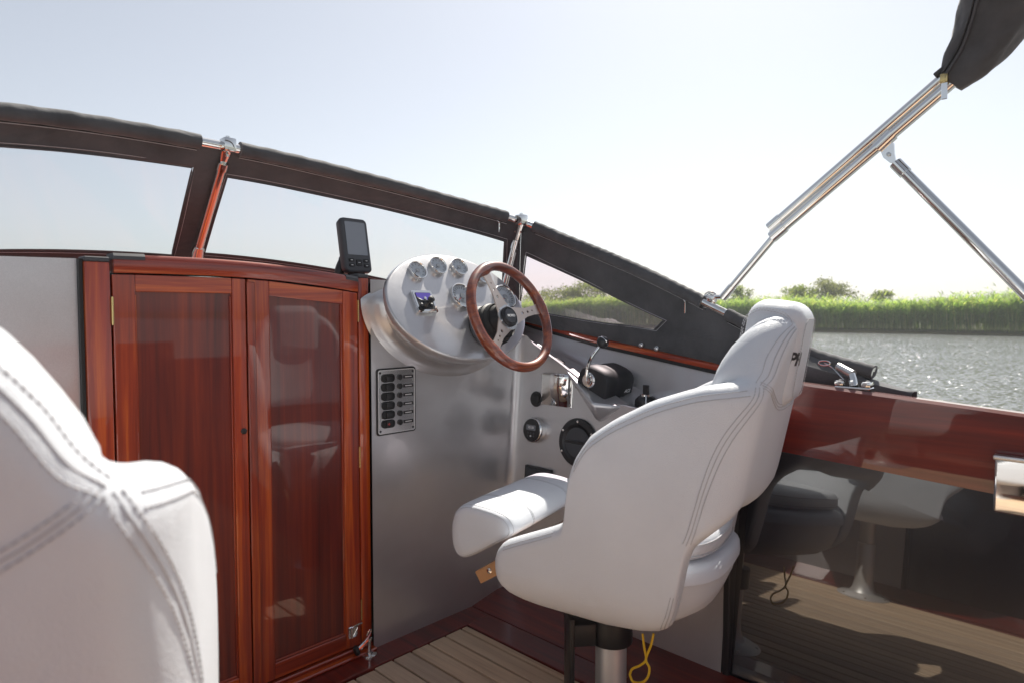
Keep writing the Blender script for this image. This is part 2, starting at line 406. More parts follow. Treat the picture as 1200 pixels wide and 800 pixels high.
def tree(name, label, loc, h, rx, rz, n, m, leaf=.16, sparse=.5, stems=5, group='trees behind the reeds'):
    t = thing(name, label, 'tree' if 'tree' in name else 'bush', loc, 0, group)
    g = G(); tips = []
    g.tube([(0,0,0),(.03,.02,h*.25),(.0,.06,h*.55)], [h*.028, h*.02, h*.011], 7)
    for k in range(stems*3):
        a = random.uniform(0, 2*math.pi); z0 = h*random.uniform(.2,.52); r = rx*random.uniform(.35,.95); z1 = h-rz+rz*random.uniform(-.4,.85)
        r *= math.sqrt(max(.1, 1-((z1-(h-rz))/rz)**2))
        e = (r*math.cos(a), r*math.sin(a), z1); mpt = (e[0]*.4, e[1]*.4, z0*.5+z1*.5)
        g.tube([(0,0,z0), mpt, e], [h*.010, h*.006, h*.002], 5); tips.append(e)
    obj('trunk', g, 'bark', t)
    c = np.array(tips)[rng.integers(0, len(tips), n)]; P0 = c+rng.normal(0, 1, (n,3))*np.array([rx*.22, rx*.22, rz*.2])*(.5+sparse)
    a = rng.random(n)*2*np.pi; d = np.stack([np.cos(a), np.sin(a), rng.normal(0,.6,n)], 1)*leaf*(.6+.8*rng.random(n))[:, None]
    w = np.cross(d, rng.normal(0,1,(n,3))); w /= np.linalg.norm(w, axis=1)[:, None]+1e-9
    V, F, A = quads(P0, P0+d, w*leaf*.3, rng.random(n))
    o = bpy.data.objects.new('crown', mesh_np('crown', V, F, m, A)); COL.objects.link(o); o.parent = t
    return t
def at_bank(px, X):
    r = ray(px, 365); k = X/r.x; return (X, r.y*k, WZ+.2)
tree('spreading_tree', 'wispy small tree with open domed crown above the reeds', at_bank(975,58), 4.0, 1.7, 1.2, 2600, 'foliage2', .16, .4)
tree('low_bush', 'low rounded bush beside the wispy domed tree', at_bank(938,56), 3.25, 1.3, .8, 1800, 'foliage', .17)
tree('low_bush', 'small leafy bush poking above the reeds beside the bimini frame foot', at_bank(868,54), 3.2, .9, .9, 1500, 'foliage', .17)
tree('low_bush', 'narrow bush top between domed tree and long reed bed', at_bank(1035,58), 2.75, .8, .5, 900, 'foliage', .17)
tree('bushy_tree', 'dark bushy tree seen through the side canvas window', at_bank(708,62), 6.9, 2.3, 2.6, 5200, 'foliage2', .2, .45)
for i, (px, h) in enumerate(((668,3.6),(690,4.1),(738,4.3),(760,3.7),(640,3.5))):
    tree('hedge_bush', ['yellow green bush beside the dark bushy tree', 'taller yellow green bush in front of the dark bushy tree', 'rounded bush right after the dark bushy tree',
         'bush by the pointed end of the side canvas window', 'bush seen past the steering wheel rim'][i], at_bank(px, 55), h, 2.2, 1.3, 2600, 'foliage', .2)

# ================================================================== BOAT: sole
def mirror_x(x): return 2*CX-x
sole = struct('cockpit_floor', G().box((-.18,-1.9,-.06),(1.70,1.72,-.008)), 'caulk', 'teak planked cockpit sole with black caulked seams', smooth=0)
PITCHP = .0648; x1 = 1.3655
plank_meshes = {}
k = 0; x = 1.3655
while x > .10:
    w = .0275 if k == 0 else PITCHP; x0 = x-w
    yend = 1.530 if x > 1.03 else 1.523
    g = G().box((x0+.0035,-1.86,-.02),(x-.0035,yend,.004), .0012, 1)
    p = obj('plank', g, 'teak', sole, smooth=0); x = x0; k += 1
# mahogany margin boards around the planks
obj('margin_board', G().box((-.05,1.5345,-.02),(1.4655,1.665,.006), .002, 1), 'mah_coam', sole)
obj('margin_board', G().box((1.3690,-1.86,-.02),(1.4650,1.5335,.006), .002, 1), 'mah_coam', sole)
obj('margin_board', G().box((mirror_x(1.4650),-1.86,-.02),(x-.003,1.5335,.006), .002, 1), 'mah_coam', sole)
for s in (0, 1):
    f = (lambda X: X) if s == 0 else mirror_x
    g = G().add([(f(1.4672),-1.86,.0065),(f(1.625),-1.86,.036),(f(1.625),1.625,.036),(f(1.4672),1.625,.0065),
                 (f(1.4672),-1.86,-.02),(f(1.625),-1.86,-.02),(f(1.625),1.625,-.02),(f(1.4672),1.625,-.02)],
                [(0,1,2,3),(4,5,6,7),(0,1,5,4),(3,2,6,7),(0,3,7,4),(1,2,6,5)])
    obj('sloping_side_board', g, 'mah_coam', sole, smooth=0)

# ------------------------------------------------------------------ silver liner: dash wall, fillet, starboard side panel and shelf
WY = 1.62
L1 = [(.60,.682),(.80,.690),(1.10,.706),(1.171,.712),(1.219,.720),(1.43,.829),(1.571,.896),(1.62,.92),(1.78,.985)]
L2 = [(.60,.690),(.80,.700),(1.10,.714),(1.189,.724),(1.406,.803),(1.618,.879),(1.78,.93)]
L3 = [(.60,.79),(.80,.812),(.97,.831),(1.411,.896),(1.742,.959),(1.78,.966)]
def sideX(z): return 1.617+.09*z
g = G(); rows = []
cols = []
for X in np.linspace(1.075, 1.60, 8): cols.append(((X, WY), 1.092 if X < 1.5 else 1.092-.17*((X-1.5)/.1)))
for a in np.linspace(0, 90, 7)[0:]: cols.append((None, a))
for Y in (1.55,1.5,1.43,1.36,1.30,1.25,1.219,1.19,1.17,1.1,1.0,.9,.80): cols.append(((None, Y), interp(Y, L1)))
zf = np.linspace(0, 1, 16)
for c, h in cols:
    row = []
    if c is None:
        a = R(h); rr = .035; top = .915
        for t in zf:
            z = .0+top*t; xs = sideX(z); row.append((xs-rr+rr*math.sin(a), WY-rr+rr*math.cos(a), z))
    elif c[0] is None:
        for t in zf:
            z = h*t; row.append((sideX(z), c[1], z))
    else:
        for t in zf: row.append((c[0], c[1], h*t))
    rows.append(row)
g.grid(rows)
struct('helm_bulkhead', g, 'silver', 'silver painted helm bulkhead curving into the starboard side panel')
# shelf and outer upright below the side window trim
g = G(); rows = []
for Y in (1.78,1.7,1.62,1.571,1.5,1.43,1.406,1.35,1.3,1.25,1.219,1.189,1.171,1.1,1.0,.9,.80):
    z1, z2, z3 = interp(Y, L1), interp(Y, L2), interp(Y, L3)
    X1 = sideX(z1)
    rows.append([(X1, Y, z1-.012), (X1+.002, Y, z1-.003), (X1+.010, Y, z1+.001), (X1+.04, Y, min(z1-.012, z2-.002)), (1.80, Y, z2-.003), (1.825, Y, z2), (1.842, Y, z2+.012), (1.852, Y, z2*.7+z3*.3), (1.872, Y, z3)])
g.grid(rows); struct('side_shelf', g, 'silver', 'silver moulded shelf along the starboard side below the window')
# wedge under the throttle
A = Vector((1.683,1.405,.812)); B = Vector((1.612,1.232,.716)); Cc = Vector((1.676,1.165,.708)); D = on(0,1.655,700,495)
g = G(); top = [A, B, Cc]
g.add([A, B, Cc, D, A+Vector((.05,0,0)), Cc+Vector((.05,0,0)), D+Vector((.06,0,0))], [(0,1,3),(1,2,3),(0,4,5,2,1),(3,2,5,6),(0,3,6,4)])
wd = obj('throttle_ledge', g, 'silver', smooth=50, bevel=.010); wd['kind'] = 'structure'; wd['label'] = 'silver wedge shaped ledge under the throttle'
# port side of the same liner
g = G(); g.grid([[(X, 1.655, 0), (X, 1.655, .55), (X, 1.655, 1.093+.02*min(1,(X+.2)/.5))] for X in np.linspace(-.24,.360,6)])
struct('port_bulkhead', g, 'silver', 'plain silver bulkhead on the port side of the cabin doors')
obj('edge_seal', G().box((.3605,1.640,0),(.3675,1.657,1.112)), 'blackrubber').parent = bpy.data.objects['port_bulkhead']
g = G(); g.grid([[(mirror_x(sideX(0)), Y, 0), (mirror_x(1.69), Y, .78), (mirror_x(1.85), Y, .80)] for Y in np.linspace(.8,1.655,4)])
struct('port_side_panel', g, 'silver', 'silver side panel on the port side')
# glossy black side panels and mahogany coamings, both sides
for s in (0, 1):
    f = (lambda X: X) if s == 0 else mirror_x
    side = 'starboard' if s == 0 else 'port'
    yA = .800
    g = G(); g.grid([[(f(1.634), Y, .02), (f(1.690), Y, .595+.05*(Y-.2)+.03)] for Y in (-1.86, yA-.02)])
    struct('black_side_panel', g, 'blackgloss', f'glossy black lower side panel on the {side} side', solid=.006, smooth=0)
    g = G().box((min(f(1.618),f(1.700)), yA-.022, .02), (max(f(1.618),f(1.700)), yA-.004, .63), .003, 1)
    struct('panel_end_trim', g, 'blackplastic', f'black upright trim at the forward end of the {side} side panel')
    g = G(); rings = []
    for Y in np.linspace(-1.86, .775, 18):
        zt = .823+.067*(Y-.632); zb = .607+.055*(Y-.4)
        prof = [(1.694,zb),(1.688,zb+.004),(1.686,zb+.02),(1.674,zt-.02),(1.675,zt-.006),(1.682,zt),(1.722,zt-.002),(1.728,zt-.010),(1.728,zb)]
        rings.append([(f(a), Y, b) for a, b in prof])
    g.loft(rings); struct('coaming', g, 'mah_coam', f'varnished mahogany coaming board on the {side} side', smooth=40)
    # side deck and hull
    g = G(); rows = []
    for Y in np.linspace(-2.6, .95, 10):
        zt = .823+.067*(Y-.632)
        rows.append([(f(1.72),Y,zt-.06),(f(1.90),Y,zt-.075),(f(1.96),Y,zt-.11),(f(1.97),Y,zt-.16),(f(1.90),Y,.1),(f(1.78),Y,WZ-.25)])
    g.grid(rows); struct('hull', g, 'hullpaint', f'dark hull and side deck on the {side} side')
g = G(); g.grid([[(X, -1.87, z) for X in np.linspace(-.25,1.72,5)] for z in (0,.4,.78)])
struct('aft_bulkhead', g, 'mah_x', 'mahogany bulkhead across the aft end of the cockpit')
# foredeck
g = G(); rows = []
for Y in np.linspace(1.66, 6.0, 16):
    u = max(0, (Y-1.66)/4.34); hw = 1.24*math.sqrt(max(1e-4, 1-u**2.2)); ze = .955+.03*(Y-1.66)
    rows.append([(CX+hw*s, Y, ze+.14*(1-s*s)*(1-.5*u)) for s in np.linspace(-1,1,13)])
g.grid(rows); struct('foredeck', g, 'mah_y', 'cambered varnished foredeck ahead of the windscreen')
g = G(); rows = []
for Y in np.linspace(.9, 6.0, 18):
    u = max(0, (Y-1.66)/4.34); hw = 1.24*math.sqrt(max(1e-4, 1-u**2.2)); ze = (.955+.03*(Y-1.66)) if Y > 1.66 else .955-.16*(1.66-Y)
    for s in (1,): rows.append([(CX+hw,Y,ze-.004),(CX+hw*.97,Y,.2),(CX+hw*.8,Y,WZ-.3),(CX-hw*.8,Y,WZ-.3),(CX-hw*.97,Y,.2),(CX-hw,Y,ze-.004)])
g.grid(rows); struct('bow_hull', g, 'hullpaint', 'dark bow of the hull')

# ================================================================== cabin doors
DY = 1.66
fr = thing('door_frame', 'mahogany frame with arched head board around the cabin doors', 'door frame', (.73,DY,0))
def lx(X): return X-.73
def crown(X): return 1.127-.16*(X-.60)**2 if X > .6 else 1.127-.06*(X-.6)**2
def wood_box(name, parent, x0, x1, z0, z1, y0, y1, m, r=.003, **kw): return obj(name, G().box((x0,y0,z0),(x1,y1,z1), r, 2), m, parent, **kw)
wood_box('post', fr, lx(.3685), lx(.4175), .012, 1.107, -.028, .02, 'mah_z')
wood_box('post', fr, lx(1.0425), lx(1.0765), .008, 1.096, -.028, .02, 'mah_z')
for xa, xb, zc in ((.3685,.4175,1.107),(1.0425,1.0765,1.096)):
    obj('post_cap', G().box((lx(xa),-.0285,zc+.0002),(lx(xb),.02,zc+.011), .002, 1), 'greyplastic', fr)
g = G(); rings = []
xs = np.linspace(.4235, 1.0385, 20)
for X in xs:
    zt = crown(X); rings.append([(lx(X),-.030,zt-.041),(lx(X),-.033,zt-.036),(lx(X),-.033,zt-.006),(lx(X),-.028,zt),(lx(X),.02,zt),(lx(X),.02,zt-.041)])
hb = obj('head_board', g.loft(rings), 'mah_x', fr, smooth=40)
for xa, xb in ((.4232,.486),(1.000,1.0388)):
    g = G(); g.loft([[(lx(X),-.0345,crown(X)-.012),(lx(X),-.0345,crown(X)-.004),(lx(X),-.029,crown(X)+.0025),(lx(X),.0205,crown(X)+.0025),(lx(X),.0205,crown(X)-.012)] for X in np.linspace(xa,xb,5)])
    obj('end_cap', g, 'greyplastic', hb)
obj('sill', G().box((lx(.3685),-.034,.008),(lx(1.0765),.02,.024), .003, 1), 'mah_x', fr)
obj('sill_step', G().box((lx(.3685),-.058,.0065),(lx(1.0765),-.0345,.016), .003, 1), 'mah_x', fr)
obj('backing', G().box((lx(.37),.021,.008),(lx(1.07),.03,1.08)), 'caulk', fr)
DT = 1.079
def door(label, xa, xb, pa, pb, hinge_side):
    d = thing('cabin_door', label, 'door', ((xa+xb)/2, DY, 0), 0, 'pair of cabin doors')
    c = (xa+xb)/2; z0, z1 = .029, DT
    def top(X): return min(z1+.004, crown(X)-.044)
    # stiles follow the arch, rails between them
    for q0, q1 in ((xa+.0015, pa), (pb, xb-.0015)):
        g = G(); zt0, zt1 = top(q0), top(q1)
        g.add([(q0-c,-.028,z0),(q1-c,-.028,z0),(q1-c,-.028,zt1),(q0-c,-.028,zt0),(q0-c,.012,z0),(q1-c,.012,z0),(q1-c,.012,zt1),(q0-c,.012,zt0)],
              [(0,1,2,3),(4,7,6,5),(0,4,5,1),(3,2,6,7),(0,3,7,4),(1,5,6,2)])
        obj('stile', g, 'mah_z', d, smooth=0, bevel=.0022)
    g = G(); zt0, zt1 = top(pa), top(pb); ob = .038
    g.add([(pa-c+.0003,-.0274,zt0-ob),(pb-c-.0003,-.0274,zt1-ob),(pb-c-.0003,-.0274,zt1),(pa-c+.0003,-.0274,zt0),(pa-c+.0003,.012,zt0-ob),(pb-c-.0003,.012,zt1-ob),(pb-c-.0003,.012,zt1),(pa-c+.0003,.012,zt0)],
          [(0,1,2,3),(4,7,6,5),(0,4,5,1),(3,2,6,7),(0,3,7,4),(1,5,6,2)])
    obj('top_rail', g, 'mah_x', d, smooth=0, bevel=.0018)
    obj('bottom_rail', G().box((pa-c+.0003,-.0274,z0),(pb-c-.0003,.012,.072), .0018, 1), 'mah_x', d)
    p = obj('panel', G().box((pa-c-.004,-.016,.068),(pb-c+.004,.008,1.045)), 'mah_panel', d, smooth=0)
    bd = .0035
    for q in (pa, pb-bd): obj('bead', G().box((q-c,-.022,.072),(q-c+bd,-.0155,1.037), .001, 1), 'mah_z', p)
    obj('bead', G().box((pa-c+bd,-.022,.0725),(pb-c-bd,-.0155,.0762), .001, 1), 'mah_x', p)
    hx = xa if hinge_side < 0 else xb
    for hz in (.10,.55,.97):
        g = G(); g.tube([(hx-c,-.030,hz),(hx-c,-.030,hz+.062)], .0022, 8); g.box((hx-c-.0025,-.0305,hz+.002),(hx-c+.0025,-.0275,hz+.060))
        obj('hinge', g, 'brass', d)
    return d
M['mah_panel'] = mahogany('mahogany_panel', 2, (.065,.005,.004), (.155,.013,.006), (.27,.032,.008))
bsdf(M['mah_panel']).inputs['Coat Roughness'].default_value = .03
d1 = door('mahogany cabin door with keyhole, next to the plain silver bulkhead', .4195, .7175, .466, .682, -1)
d2 = door('mahogany cabin door with small latch at its foot, next to the helm bulkhead', .7195, 1.0405, .777, .992, 1)
k0 = .7045-(.4195+.7175)/2
obj('keyhole', G().lathe([(0,.0),(.0075,.0),(.0075,.0022),(.006,.003),(0,.003)], 20, frame((k0,-.0282,.70),(0,-1,0))), 'blackplastic', d1)
la = obj('latch', G().box((.245-.13,-.036,.060),(.275-.13,-.0275,.094), .002, 1), 'chrome', d2)
g = G().tube([(.252-.13,-.040,.092),(.252-.13,-.040,.064)], .0035, 8).tube([(.252-.13,-.040,.094),(.268-.13,-.042,.098),(.285-.13,-.040,.097)], .0028, 8); obj('latch_bolt', g, 'chrome', la)
obj('latch_screw', G().lathe([(0,0),(.004,0),(.003,.0015),(0,.0018)], 12, frame((.268-.13,-.036,.071),(0,-1,0))), 'brushed', la)
st = obj('meeting_stile', G().box((.7175-.88,-.0335,.030),(.7385-.88,-.0285,1.074), .002, 1), 'mah_z', d2)

# chrome door holder on the sole
h = thing('door_holder', 'polished chrome door holder standing on the mahogany margin board', 'door holder', (1.045,1.598,.006))
obj('base_plate', G().lathe([(0,0),(.021,0),(.021,.003),(.018,.005),(.008,.006),(0,.006)], 24), 'chrome', h)
obj('post', G().lathe([(.0065,.005),(.0055,.02),(.0055,.042),(.008,.045),(.008,.052),(0,.054)], 16), 'chrome', h)
g = G().tube([(-.004,0,.047),(-.022,.004,.034),(-.034,.006,.026)], [.006,.007,.006], 10); obj('arm', g, 'chrome', h)
g = G().tube(catmull([(-.02,-.002,.040),(-.006,-.004,.056),(.004,-.004,.072),(-.002,-.004,.076),(-.010,-.003,.062)],5), .002, 6); obj('hook', g, 'chrome', h)
obj('buffer', G().lathe([(0,0),(.013,0),(.015,.004),(.013,.010),(0,.012)], 20, frame((-.034,.006,.026),(-.9,.1,-.2))), 'blackrubber', h)

# ================================================================== dash pod
TAU = R(30); FN = Vector((0,-math.cos(TAU),math.sin(TAU))); FU = Vector((0,math.sin(TAU),math.cos(TAU))); FX = Vector((1,0,0))
FC = Vector((1.322,1.505,1.017))
pod = thing('dash_pod', 'silver oval instrument pod bulging from the helm bulkhead', 'dashboard', (FC.x,WY,.80))
ofs = Vector((FC.x,WY,.80))
NP = 72; rings = []
def face_pt(a, ka, kb, d=0): return FC+FX*(ka*math.cos(a))+FU*(kb*math.sin(a))+FN*d-ofs
def foot_pt(a, y, ka, kb):
    s = math.sin(a); b = kb if s < 0 else .06; k_ = 1. if s < 0 else 1-.42*s
    cz = 1.035; return Vector((1.405+ka*k_*math.cos(a)*(1 if math.cos(a) < 0 else .86)-(.10*s if s > 0 else 0), y, cz+b*s))-ofs
AN = [2*math.pi*j/NP for j in range(NP)]
body = []
body.append([face_pt(a,.2665,.1825,-.003) for a in AN])
body.append([face_pt(a,.269,.1855,-.012) for a in AN])
for t, y in ((.35,None),(.7,None)):
    r = []
    for a in AN:
        p = face_pt(a,.270,.1875,-.016); q = foot_pt(a,1.598,.300,.205); r.append(p.lerp(q,t))
    body.append(r)
for y, ka, kb in ((1.598,.300,.205),(1.611,.312,.214),(1.6175,.330,.228),(1.6205,.352,.247),(1.625,.36,.25)): body.append([foot_pt(a,y,ka,kb) for a in AN])
obj('pod_body', G().loft(body, True, False), 'silver', pod, smooth=60)
g = G(); g.loft([[face_pt(a,.2665,.1825,-.003) for a in AN],[face_pt(a,.2650,.1810,.0) for a in AN],[face_pt(a,.261,.177,.0012) for a in AN],[face_pt(a,.12,.08,.0012) for a in AN],[face_pt(a,.001,.001,.0012) for a in AN]], True, True)
obj('instrument_face', g, 'silver', pod, smooth=60)
def face_frame(px, py, d=.0013):
    p = on_plane(FC, FN, px, py)+FN*d; return frame(p, FN, FU)

def gauge(label, px, py, r, big=False):
    t = thing('gauge', label, 'gauge', mtx=face_frame(px,py), group='round white gauges on the dash pod')
    hh = .014
    obj('bezel', G().lathe([(r*.97,0),(r,.002),(r,hh*.5),(r*1.03,hh*.75),(r*1.0,hh),(r*.93,hh*1.05),(r*.86,hh*.86),(r*.86,hh*.5)], 40), 'chrome', t, smooth=50)
    dl = obj('dial', G().lathe([(0,hh*.55),(r*.87,hh*.55),(r*.87,hh*.45),(0,hh*.45)], 36), 'dial', t)
    g = G()
    nt = 17 if big else 9
    for i in range(nt):
        a = R(225-270*i/(nt-1)); c, s = math.cos(a), math.sin(a)
        M4 = Matrix.Rotation(a, 4, 'Z'); g.box((r*.60,-r*.022,hh*.552),(r*.78,r*.022,hh*.58), M4=M4)
    obj('scale_marks', g, 'ink', dl)
    obj('pointer', G().box((-r*.1,-r*.03,hh*.60),(r*.6,r*.03,hh*.66), M4=Matrix.Rotation(R(215),4,'Z')), 'red' if big else 'ink', dl)
    obj('centre_cap', G().lathe([(0,hh*.6),(r*.24,hh*.6),(r*.21,hh*.75),(0,hh*.78)], 16), 'dialgrey', dl)
    if big: obj('display', G().box((-r*.3,-r*.52,hh*.552),(r*.3,-r*.3,hh*.60), .0005, 1), 'dialgrey', dl)
    gl = obj('glass', G().loft([[(k_*r*math.cos(a), k_*r*math.sin(a), hh*z_) for a in np.linspace(0,2*math.pi,33)] for k_, z_ in ((.001,.90),(.6,.89),(.88,.82))], False, False), 'pane', t)
    return t
gauge('small round gauge closest to the cabin doors on the dash pod', 487.5,319,.0295)
gauge('small round gauge second along the top row from the cabin doors', 511.5,313.5,.0295)
gauge('small round gauge third along the top row, four small windows on its dial', 536,315,.0295)
gauge('small round gauge at the end of the top row behind the wheel rim', 563,325,.0295)
gauge('large round gauge beside the thruster control and steering boot', 540,349,.043,True)
gauge('large round gauge behind the upper steering wheel spoke', 590,350,.043,True)
# thruster control
t = thing('thruster_control', 'square chrome thruster joystick panel with purple badge', 'control', mtx=face_frame(495,356))
g = G(); g.prism(rrect(.073,.073,.006), 0, .0115); g.prism(rrect(.067,.067,.005), .0115, .0135); obj('chrome_frame', g, 'chrome', t, smooth=30)
ins = obj('black_insert', G().prism(rrect(.055,.055,.003), .0136, .0146), 'blackplastic', t)
obj('purple_badge', G().prism([(-.026,.0262),(.026,.0262),(.026,.012),(.008,.002),(0,.0),(-.008,.002),(-.026,.012)], .0147, .0152), 'purple', ins)
obj('chrome_line', G().tube([(-.026,.0115,.0155),(-.009,.0015,.0155),(0,-.001,.0155),(.009,.0015,.0155),(.026,.0115,.0155)], .0012, 6), 'chrome', ins)
obj('joystick', G().lathe([(.013,.0147),(.011,.020),(.006,.026),(.006,.034),(.0095,.037),(.0095,.044),(0,.047)], 20, T((0,-.010,0))), 'blackplastic', t)
for sx in (-1,1): obj('button', G().lathe([(.005,.0147),(.005,.0175),(.0035,.0185),(0,.0187)], 16, T((.018*sx,-.014,0))), 'greyplastic', t)
obj('indicator', G().lathe([(.005,.0153),(.0045,.019),(0,.0195)], 16, T((0,.007,0))), 'chrome', t)

# ================================================================== steering wheel
WC = Vector((1.3877,1.3577,.9874)); wt, ww = R(22), R(4)
WN = Vector((math.sin(ww)*math.cos(wt), -math.cos(ww)*math.cos(wt), math.sin(wt)))
sw = thing('steering_wheel', 'three spoke steering wheel with polished wooden rim and metal spokes', 'steering wheel', mtx=frame(WC, WN))
RM, rr = .1595, .0155
g = G(); rings = []
for j in range(96):
    a = 2*math.pi*j/96; gr = 1.0+.07*(1-abs(math.sin(a*9)))**6
    grip = .0
    for sa in (R(112), R(9), R(-139)):
        dd = (a-sa+math.pi) % (2*math.pi)-math.pi; grip = max(grip, math.exp(-(dd/.16)**2))
    ro = rr*(1+.10*grip); c = Vector((RM*math.cos(a), RM*math.sin(a), 0)); e = c.normalized()
    rings.append([c+e*(ro*.92*math.cos(b)-.006*grip*(math.cos(b) < 0)*abs(math.cos(b)))+Vector((0,0,1))*ro*math.sin(b) for b in [2*math.pi*k/16 for k in range(16)]])
rings.append(rings[0]); g.loft(rings, True, False); rim = obj('rim', g, 'mah_wheel', sw, smooth=60)
def spoke(ang):
    M4 = Matrix.Rotation(ang, 4, 'Z'); g = G()
    holes = [(.068,.0052),(.092,.0042),(.112,.003)]
    # plate with holes: outline strips around holes via boolean-free grid
    N = 40; top = []; xs = np.linspace(.022,.150,N)
    def half(x): return .0275 if x < .03 else .0275-.0135*min(1,(x-.03)/.055) if x < .09 else .014+.004*max(0,(x-.12)/.03)
    def hole(x):
        for c, r in holes:
            if abs(x-c) < r: return math.sqrt(r*r-(x-c)**2)
        return 0
    def zz(x): return -.014+.012*max(0, min(1,(x-.03)/.11))
    X = sorted(set(list(xs)+[c+s*r*k for c, r in holes for s in (-1,1) for k in (1.0001,.96,.8,.5,.0)]))
    for sgn in (1,-1):
        lo = [[M4 @ Vector((x, sgn*hole(x), zz(x)+.0018)) for x in X], [M4 @ Vector((x, sgn*half(x), zz(x)+.0018)) for x in X]]
        bo = [[M4 @ Vector((x, sgn*hole(x), zz(x)-.0018)) for x in X], [M4 @ Vector((x, sgn*half(x), zz(x)-.0018)) for x in X]]
        g.grid([lo[0], lo[1], bo[1], bo[0]] if sgn > 0 else [lo[0], lo[1], bo[1], bo[0]])
        g.grid([lo[0], bo[0]])
    return g
for sa in (R(112), R(9), R(-139)): obj('spoke', spoke(sa), 'spokemetal', sw, smooth=20)
hubz = -.014
obj('hub_plate', G().lathe([(0,hubz-.002),(.040,hubz-.002),(.040,hubz+.0025),(0,hubz+.0025)], 6*8), 'brushed', sw)
ring = obj('horn_ring', G().lathe([(.031,hubz+.0025),(.031,hubz+.009),(.028,hubz+.012),(.0245,hubz+.011),(.024,hubz+.006)], 40), 'blackplastic', sw)
hb = obj('horn_button', G().lathe([(.0243,hubz+.005),(.0243,hubz+.010),(.022,hubz+.0135),(0,hubz+.015)], 36), 'greyplastic', sw)
lettering('MOMO', .0105, 'white', hb, T((0,0,hubz+.0152)), .0003)
for k in range(6):
    a = 2*math.pi*k/6+.3; obj('bolt', G().lathe([(.0028,hubz+.0025),(.0028,hubz+.005),(0,hubz+.0054)], 10, T((.0355*math.cos(a),.0355*math.sin(a),0))), 'chrome', sw)
hubp = WC-WN*.0
col = thing('steering_column', 'ribbed black rubber boot between dash pod and steering wheel', 'steering column', mtx=frame(WC, WN))
fd = (FC-WC).dot(FN)/WN.dot(FN)          # distance along -WN to the face
L = -fd
prof = [(.062,fd-.004),(.068,fd+.004),(.068,fd+.020),(.062,fd+.024),(.062,fd+.028),(.066,fd+.032),(.065,fd+.050),(.059,fd+.054),(.060,fd+.058),(.056,fd+.075),(.052,hubz-.028),(.046,hubz-.014),(.038,hubz-.004),(0,hubz-.003)]
obj('boot', G().lathe(prof, 40), 'blackrubber', col, smooth=40)
obj('boot_collar', G().lathe([(.0685,fd+.006),(.071,fd+.009),(.071,fd+.015),(.0685,fd+.018)], 40), 'greyplastic', col)
g = G().tube([(-.02,-.062,fd+.028),(-.02,-.082,fd+.036)], .009, 10).box((-.030,-.090,fd+.024),(-.008,-.078,fd+.046), .003, 1); obj('tilt_lever', g, 'blackplastic', col)

# ================================================================== fish finder
ff = thing('fish_finder', 'dark grey fish finder screen on a swivel bracket above the cabin doors', 'fish finder', mtx=T((1.086,1.70,1.096)) @ Matrix.Rotation(R(4),4,'Z') @ Matrix.Rotation(R(-10),4,'X'))
MF = frame((0,-.012,.100),(0,-1,0))
def ffz(z0, z1, w0, w1, hh0, hh1, r):
    return [[MF @ Vector((x,y,z0)) for x,y in rrect(w0,hh0,r)],[MF @ Vector((x,y,z1)) for x,y in rrect(w1,hh1,r)]]
g = G(); A_ = ffz(-.036,-.026,.070,.092,.13,.158,.014); B_ = ffz(-.012,-.003,.096,.094,.166,.164,.014); C_ = ffz(0,.0005,.088,.084,.157,.152,.011)
g.loft(A_+B_+C_); cs = obj('case', g, 'greyplastic', ff, smooth=40)
obj('screen', G().prism(rrect(.071,.100,.003), .0006, .0016, MF @ T((0,.020,0))), 'screen', ff)
def keyrow():
    for ix in range(3):
        for iy in range(2):
            if ix == 1:
                if iy == 0: yield (0, -.0535, .019, .019)
            else: yield ((ix-1)*.0265, -.047-.015*iy, .018, .010)
for x, y, w, hgt in keyrow():
    kk = obj('key', G().prism(rrect(w,hgt,.003), .0006, .0032, MF @ T((x,y,0))), 'blackrubber', ff)
    obj('key_mark', G().prism(rrect(w*.4,.0016,.0006,2), .0033, .0036, MF @ T((x,y,0))), 'white', kk)
obj('bracket', G().box((-.016,-.004,-.004),(.026,.030,.036), .003, 1), 'blackplastic', ff)
g = G().tube(catmull([(-.036,.045,-.006),(-.034,.040,.03),(-.020,.032,.062),(.0,.028,.085)],6), [.013]*6+[.015]*6+[.017]*7, 12); obj('swivel_arm', g, 'blackplastic', ff)
obj('foot', G().box((-.06,.02,-.012),(.03,.06,.0), .003, 1), 'blackplastic', ff)

